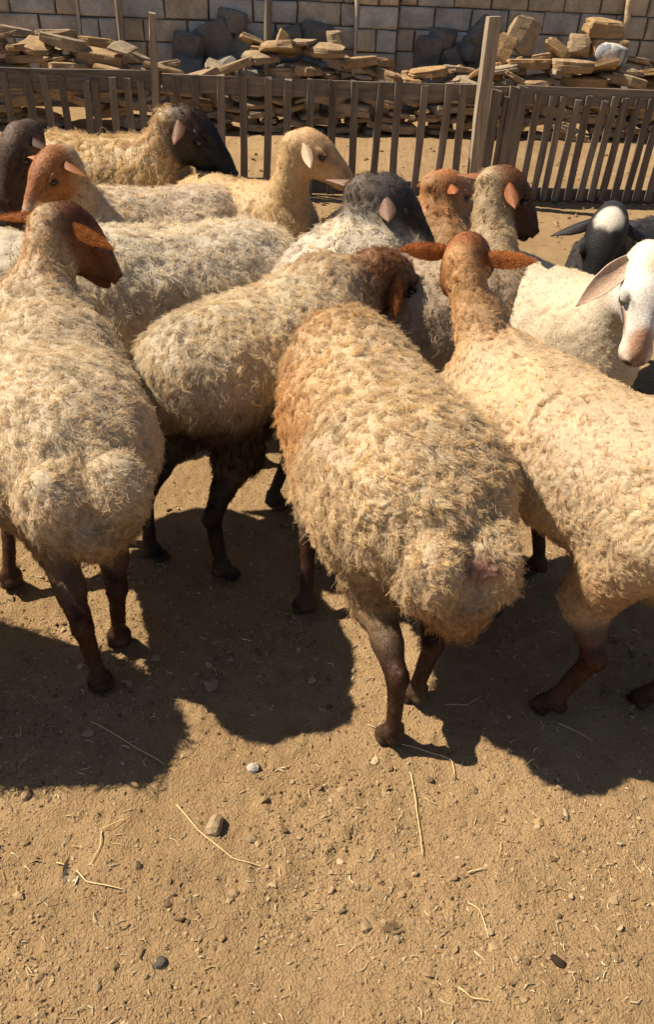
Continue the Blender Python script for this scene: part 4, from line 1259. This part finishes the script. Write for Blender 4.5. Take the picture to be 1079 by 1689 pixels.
sheep('tan sheep at the right edge seen from behind with orange ears spread wide', seed=4,
      R=(0.80, 1.52), S=(0.50, 1.88), rump_z=0.605, sho_z=0.6, feet=[(0.60, 1.40), (0.87, 1.44), (0.49, 1.74), (0.66, 1.95)],
      head=(0.335, 2.14, 0.97), yaw=68, pitch=-38, wool=(0.60, 0.44, 0.265), face=(0.24, 0.085, 0.028), leg=(0.055, 0.018, 0.008), neckc=(0.50, 0.28, 0.12), ear=(0.44, 0.17, 0.055), girth=0.94,
      strands=90000, locks=9000, length=0.018, lift=0.2, curl=0.007, frizz=0.16, radius=0.0005, h=0.0095, fur=30000, lumps=0.007, neck_w=0.72, ears={'lw': (-0.96, -0.22, 0.08), 'lo': {'W': 1.1, 'cup': 0.8, 'droop': 0.12, 'backw': (0.1, -0.5, 0.85)}, 'rw': (0.92, -0.32, 0.10), 'ro': {'W': 1.05, 'cup': 0.8, 'droop': 0.1, 'backw': (-0.1, -0.5, 0.85)}}, fine=True, clump=0.6, lock_size=(0.014, 0.014, 0.034), lock_depth=0.006, ear_len=0.13, tail_off=(0.05, 0, 0.02), fat=0.9, vr=0.82, lh=1.15, hip=1.05, leg_wool=0.3, lift_top=0.25, ear_fur=4000, lock_var=0.12, stz=0.3, thigh=0.8, blobs=[((0.75, 1.42, 0.40), (0.35, 0.25, 0.09), (0.34, 0.20, 0.09), 0.7)])
# middle of the flock
sheep('white woolly sheep standing broadside left of centre with its rump to the right', seed=5,
      R=(-0.36, 3.02), S=(-0.78, 2.84), rump_z=0.50, sho_z=0.50, feet=[(-0.28, 2.90), (-0.38, 3.18), (-0.74, 2.68), (-0.84, 2.98)],
      head=(-1.02, 2.74, 0.62), yaw=200, pitch=-50, wool=(0.62, 0.52, 0.385), face=BROWN, leg=(0.05, 0.02, 0.01), ear=ORANGE, girth=1.05,
      strands=40000, locks=3400, length=0.034, lift=0.25, curl=0.006, frizz=0.2, radius=0.0007, h=0.0115, fur=0, tail=False, clump=0.68, lift_top=0.35)
sheep('grey-wool sheep with a black face and small tan ear, centre of the flock', seed=6,
      R=(-0.02, 2.86), S=(0.07, 2.92), rump_z=0.50, sho_z=0.53, feet=[(-0.35, 2.95), (-0.3, 2.72), (0.1, 3.05), (0.12, 2.82)],
      head=(0.15, 3.02, 0.885), yaw=8, pitch=-42, wool=(0.60, 0.50, 0.37), face=(0.008, 0.007, 0.007), leg=BLACK, neckc=(0.15, 0.115, 0.085), cap=(0.055, 0.045, 0.038), face_wool=0.5, ear=(0.20, 0.115, 0.075), ear_len=0.09, hs=1.32,
      strands=16000, locks=1800, length=0.024, lift=0.45, curl=0.006, radius=0.0009, fur=9000, ears={'lw': (-1, 0.35, 0.08), 'lo': {'L': 0.16}, 'rw': (0.1, -0.85, -0.35)}, frizz=0.2, neck_w=1.3)
sheep('sheep with a long cream neck and dark brown face looking right', seed=7,
      R=(0.30, 2.72), S=(0.46, 2.76), rump_z=0.48, sho_z=0.50, feet=[(0.2, 2.85), (0.25, 2.6), (0.5, 2.9), (0.52, 2.64)],
      head=(0.55, 2.92, 0.965), yaw=18, pitch=-42, wool=(0.42, 0.31, 0.20), face=(0.05, 0.02, 0.01), leg=BROWN, neckc=(0.46, 0.33, 0.19), cap=(0.16, 0.062, 0.024), ear=(0.24, 0.085, 0.03),
      strands=16000, locks=1800, length=0.02, lift=0.45, radius=0.0009, fur=9000, ears={'lw': (-0.95, 0.25, 0.0), 'rw': (0.05, -0.8, -0.2)}, neck_w=0.9, frizz=0.2, curl=0.006)
sheep('orange-tan sheep whose head shows behind the grey and brown ones', seed=8,
      R=(0.10, 3.45), S=(0.34, 3.36), rump_z=0.46, sho_z=0.48, feet=[(0.0, 3.6), (0.0, 3.35), (0.36, 3.5), (0.36, 3.25)],
      head=(0.40, 3.36, 0.84), yaw=25, pitch=-32, wool=(0.46, 0.28, 0.13), face=(0.34, 0.17, 0.08), leg=BROWN, neckc=(0.42, 0.21, 0.085), cap=(0.36, 0.15, 0.055), ear=(0.30, 0.10, 0.035), ear_len=0.09,
      strands=9000, locks=1200, length=0.02, lift=0.45, radius=0.001, fur=7000, ears={'lw': (-0.3, 0.9, 0.0), 'rw': (0.1, -0.85, 0.0)}, frizz=0.2, curl=0.006, hblobs=[((0.13, 0, -0.05), (0.12, 0.08, 0.06), (0.40, 0.25, 0.15), 0.6)])
sheep('white goat with brown nose patch facing the camera at the right edge', 'goat', name='goat', seed=9,
      R=(0.60, 2.92), S=(0.80, 2.62), rump_z=0.47, sho_z=0.49, feet=[(0.68, 3.0), (0.48, 2.86), (0.94, 2.70), (0.76, 2.52)],
      head=(0.91, 2.35, 0.885), yaw=262, pitch=-52, wool=(0.70, 0.56, 0.38), face=(0.72, 0.65, 0.56), leg=(0.3, 0.2, 0.12), neckc=(0.66, 0.55, 0.41), muzzle=(0.62, 0.46, 0.34), ear=(0.62, 0.46, 0.34), earin=(0.50, 0.33, 0.22), ear_len=0.165, hs=1.16,
      strands=40000, locks=9000, length=0.01, lift=0.45, curl=0.006, frizz=0.2, radius=0.0005, h=0.0105, fur=0, tail=False, neck_wool=0.7, lumps=0.005, ears={'rw': (-0.74, -0.25, -0.62), 'ro': {'W': 1.15, 'cup': 0.45, 'droop': 0.05, 'backw': (0.25, 0.8, -0.4)}, 'lw': (0.8, -0.1, -0.6)}, lock_depth=0.003, clump=0.45, hblobs=[((0.205, 0.0, -0.03), (0.055, 0.030, 0.05), (0.42, 0.20, 0.10), 0.9), ((0.135, -0.05, -0.045), (0.055, 0.035, 0.020), (0.40, 0.22, 0.11), 0.85), ((0.135, 0.05, -0.045), (0.055, 0.035, 0.020), (0.40, 0.22, 0.11), 0.85), ((0.02, 0.0, 0.03), (0.03, 0.025, 0.03), (0.60, 0.40, 0.20), 0.5)], fur_len=0.009, mw=1.22, ear_fur=0)
sheep('black goat with a white crown facing the camera beside the white goat', 'goat', name='goat', seed=10,
      R=(1.40, 3.45), S=(1.12, 3.2), rump_z=0.47, sho_z=0.50, feet=[(1.3, 3.6), (1.5, 3.3), (1.08, 3.3), (1.22, 3.05)],
      head=(0.945, 2.93, 0.83), yaw=250, pitch=-62, wool=(0.045, 0.040, 0.038), face=(0.010, 0.010, 0.011), leg=BLACK, cap=(0.02, 0.018, 0.017), ear=BLACK, ear_len=0.12,
      strands=14000, locks=2400, length=0.014, lift=0.45, curl=0.006, radius=0.0008, fur=0, tail=False, neck_wool=0.6, hs=1.2, ears={'rw': (-0.92, 0.05, -0.36), 'lw': (0.92, 0.1, -0.4)}, frizz=0.2, hblobs=[((0.0, 0.0, 0.03), (0.042, 0.045, 0.045), (0.62, 0.55, 0.44), 1.0)])
# back row
sheep('slender tan sheep near the fence with head raised in profile to the right', seed=11,
      R=(-0.62, 3.80), S=(-0.33, 3.62), rump_z=0.46, sho_z=0.47, feet=[(-0.6, 3.95), (-0.68, 3.68), (-0.22, 3.66), (-0.30, 3.46)],
      head=(-0.165, 3.50, 0.935), yaw=-2, pitch=-29, wool=(0.60, 0.42, 0.22), face=(0.52, 0.32, 0.16), leg=(0.4, 0.22, 0.1), neckc=(0.58, 0.39, 0.19), ear=(0.62, 0.42, 0.27), ear_len=0.115, girth=0.85, neck_w=0.95,
      strands=18000, locks=5000, length=0.018, lift=0.45, curl=0.006, radius=0.0007, fur=9000, tail=False, lumps=0.006, ears={'rw': (0.3, -0.7, -0.5), 'lw': (-0.2, 0.9, -0.2)}, frizz=0.2, lock_depth=0.006, clump=0.5)
sheep('pale woolly sheep with an orange-brown face and white muzzle looking left', seed=12,
      R=(-0.58, 3.62), S=(-0.98, 3.42), rump_z=0.47, sho_z=0.47, feet=[(-0.55, 3.5), (-0.62, 3.75), (-0.98, 3.28), (-1.04, 3.54)],
      head=(-1.10, 3.20, 0.885), yaw=236, pitch=-40, wool=(0.60, 0.47, 0.32), face=(0.30, 0.115, 0.036), leg=BROWN, neckc=(0.5, 0.36, 0.22), muzzle=(0.55, 0.42, 0.33), ear=(0.34, 0.13, 0.042), ear_len=0.105,
      strands=24000, locks=4000, length=0.022, lift=0.45, radius=0.0008, fur=10000, tail=False, ears={'lw': (0.8, -0.35, -0.3), 'rw': (-0.9, 0.25, -0.05), 'ro': {'L': 0.085}}, frizz=0.2, curl=0.006, clump=0.7)
sheep('yellowish shaggy sheep with a large black head beside the fence', seed=13,
      R=(-1.42, 4.10), S=(-0.99, 4.02), rump_z=0.54, sho_z=0.54, feet=[(-1.5, 4.25), (-1.45, 3.95), (-1.0, 4.16), (-1.0, 3.88)],
      head=(-0.73, 3.94, 0.915), yaw=-8, pitch=-38, wool=(0.55, 0.40, 0.215), face=(0.008, 0.007, 0.007), leg=BLACK, neckc=(0.50, 0.34, 0.18), cap=(0.055, 0.028, 0.015), face_wool=0.45, ear=(0.17, 0.085, 0.05), ear_len=0.095, hs=1.35, neck_w=1.15,
      strands=18000, locks=2200, length=0.042, lift=0.45, curl=0.006, radius=0.0011, fur=9000, tail=False, ears={'rw': (0.0, -0.8, -0.45), 'lw': (0.0, 0.9, 0.0)}, frizz=0.2)
sheep('dark brown sheep at the left edge behind the orange-faced one', seed=14,
      R=(-1.75, 3.75), S=(-1.50, 3.62), rump_z=0.46, sho_z=0.48, feet=[(-1.8, 3.9), (-1.7, 3.6), (-1.5, 3.75), (-1.42, 3.48)],
      head=(-1.35, 3.54, 0.885), yaw=245, pitch=-52, wool=(0.07, 0.042, 0.026), face=(0.045, 0.022, 0.012), leg=BLACK, cap=(0.11, 0.065, 0.04), face_wool=0.4, ear=(0.07, 0.03, 0.015), ear_len=0.10, hs=1.1,
      strands=10000, locks=1400, length=0.025, lift=0.45, radius=0.001, fur=7000, tail=False, ears={'lw': (0.85, -0.35, -0.3)}, frizz=0.2, curl=0.006)
sheep('whitish sheep cut by the left edge behind the near cream one', seed=15,
      R=(-1.50, 2.75), S=(-1.18, 2.72), rump_z=0.50, sho_z=0.50, feet=[(-1.5, 2.88), (-1.45, 2.6), (-1.15, 2.85), (-1.12, 2.58)],
      head=(-0.98, 2.86, 0.62), yaw=20, pitch=-60, wool=(0.55, 0.46, 0.34), face=BROWN, leg=BROWN, ear=ORANGE,
      strands=9000, locks=1200, length=0.024, lift=0.45, radius=0.001, fur=0, tail=False, frizz=0.2, curl=0.006)
sheep('sheep just outside the left edge that throws the shadow on the ground', seed=16,
      R=(-1.06, 1.37), S=(-1.46, 1.50), rump_z=0.585, sho_z=0.6, feet=[(-1.06, 1.24), (-0.98, 1.47), (-1.48, 1.38), (-1.42, 1.62)],
      head=(-1.76, 1.62, 0.9), yaw=160, pitch=-40, wool=CREAM, face=BROWN, leg=BROWN, ear=ORANGE,
      strands=6000, locks=900, length=0.04, radius=0.0015, fur=0, vr=0.86, lh=1.15, girth=0.9)
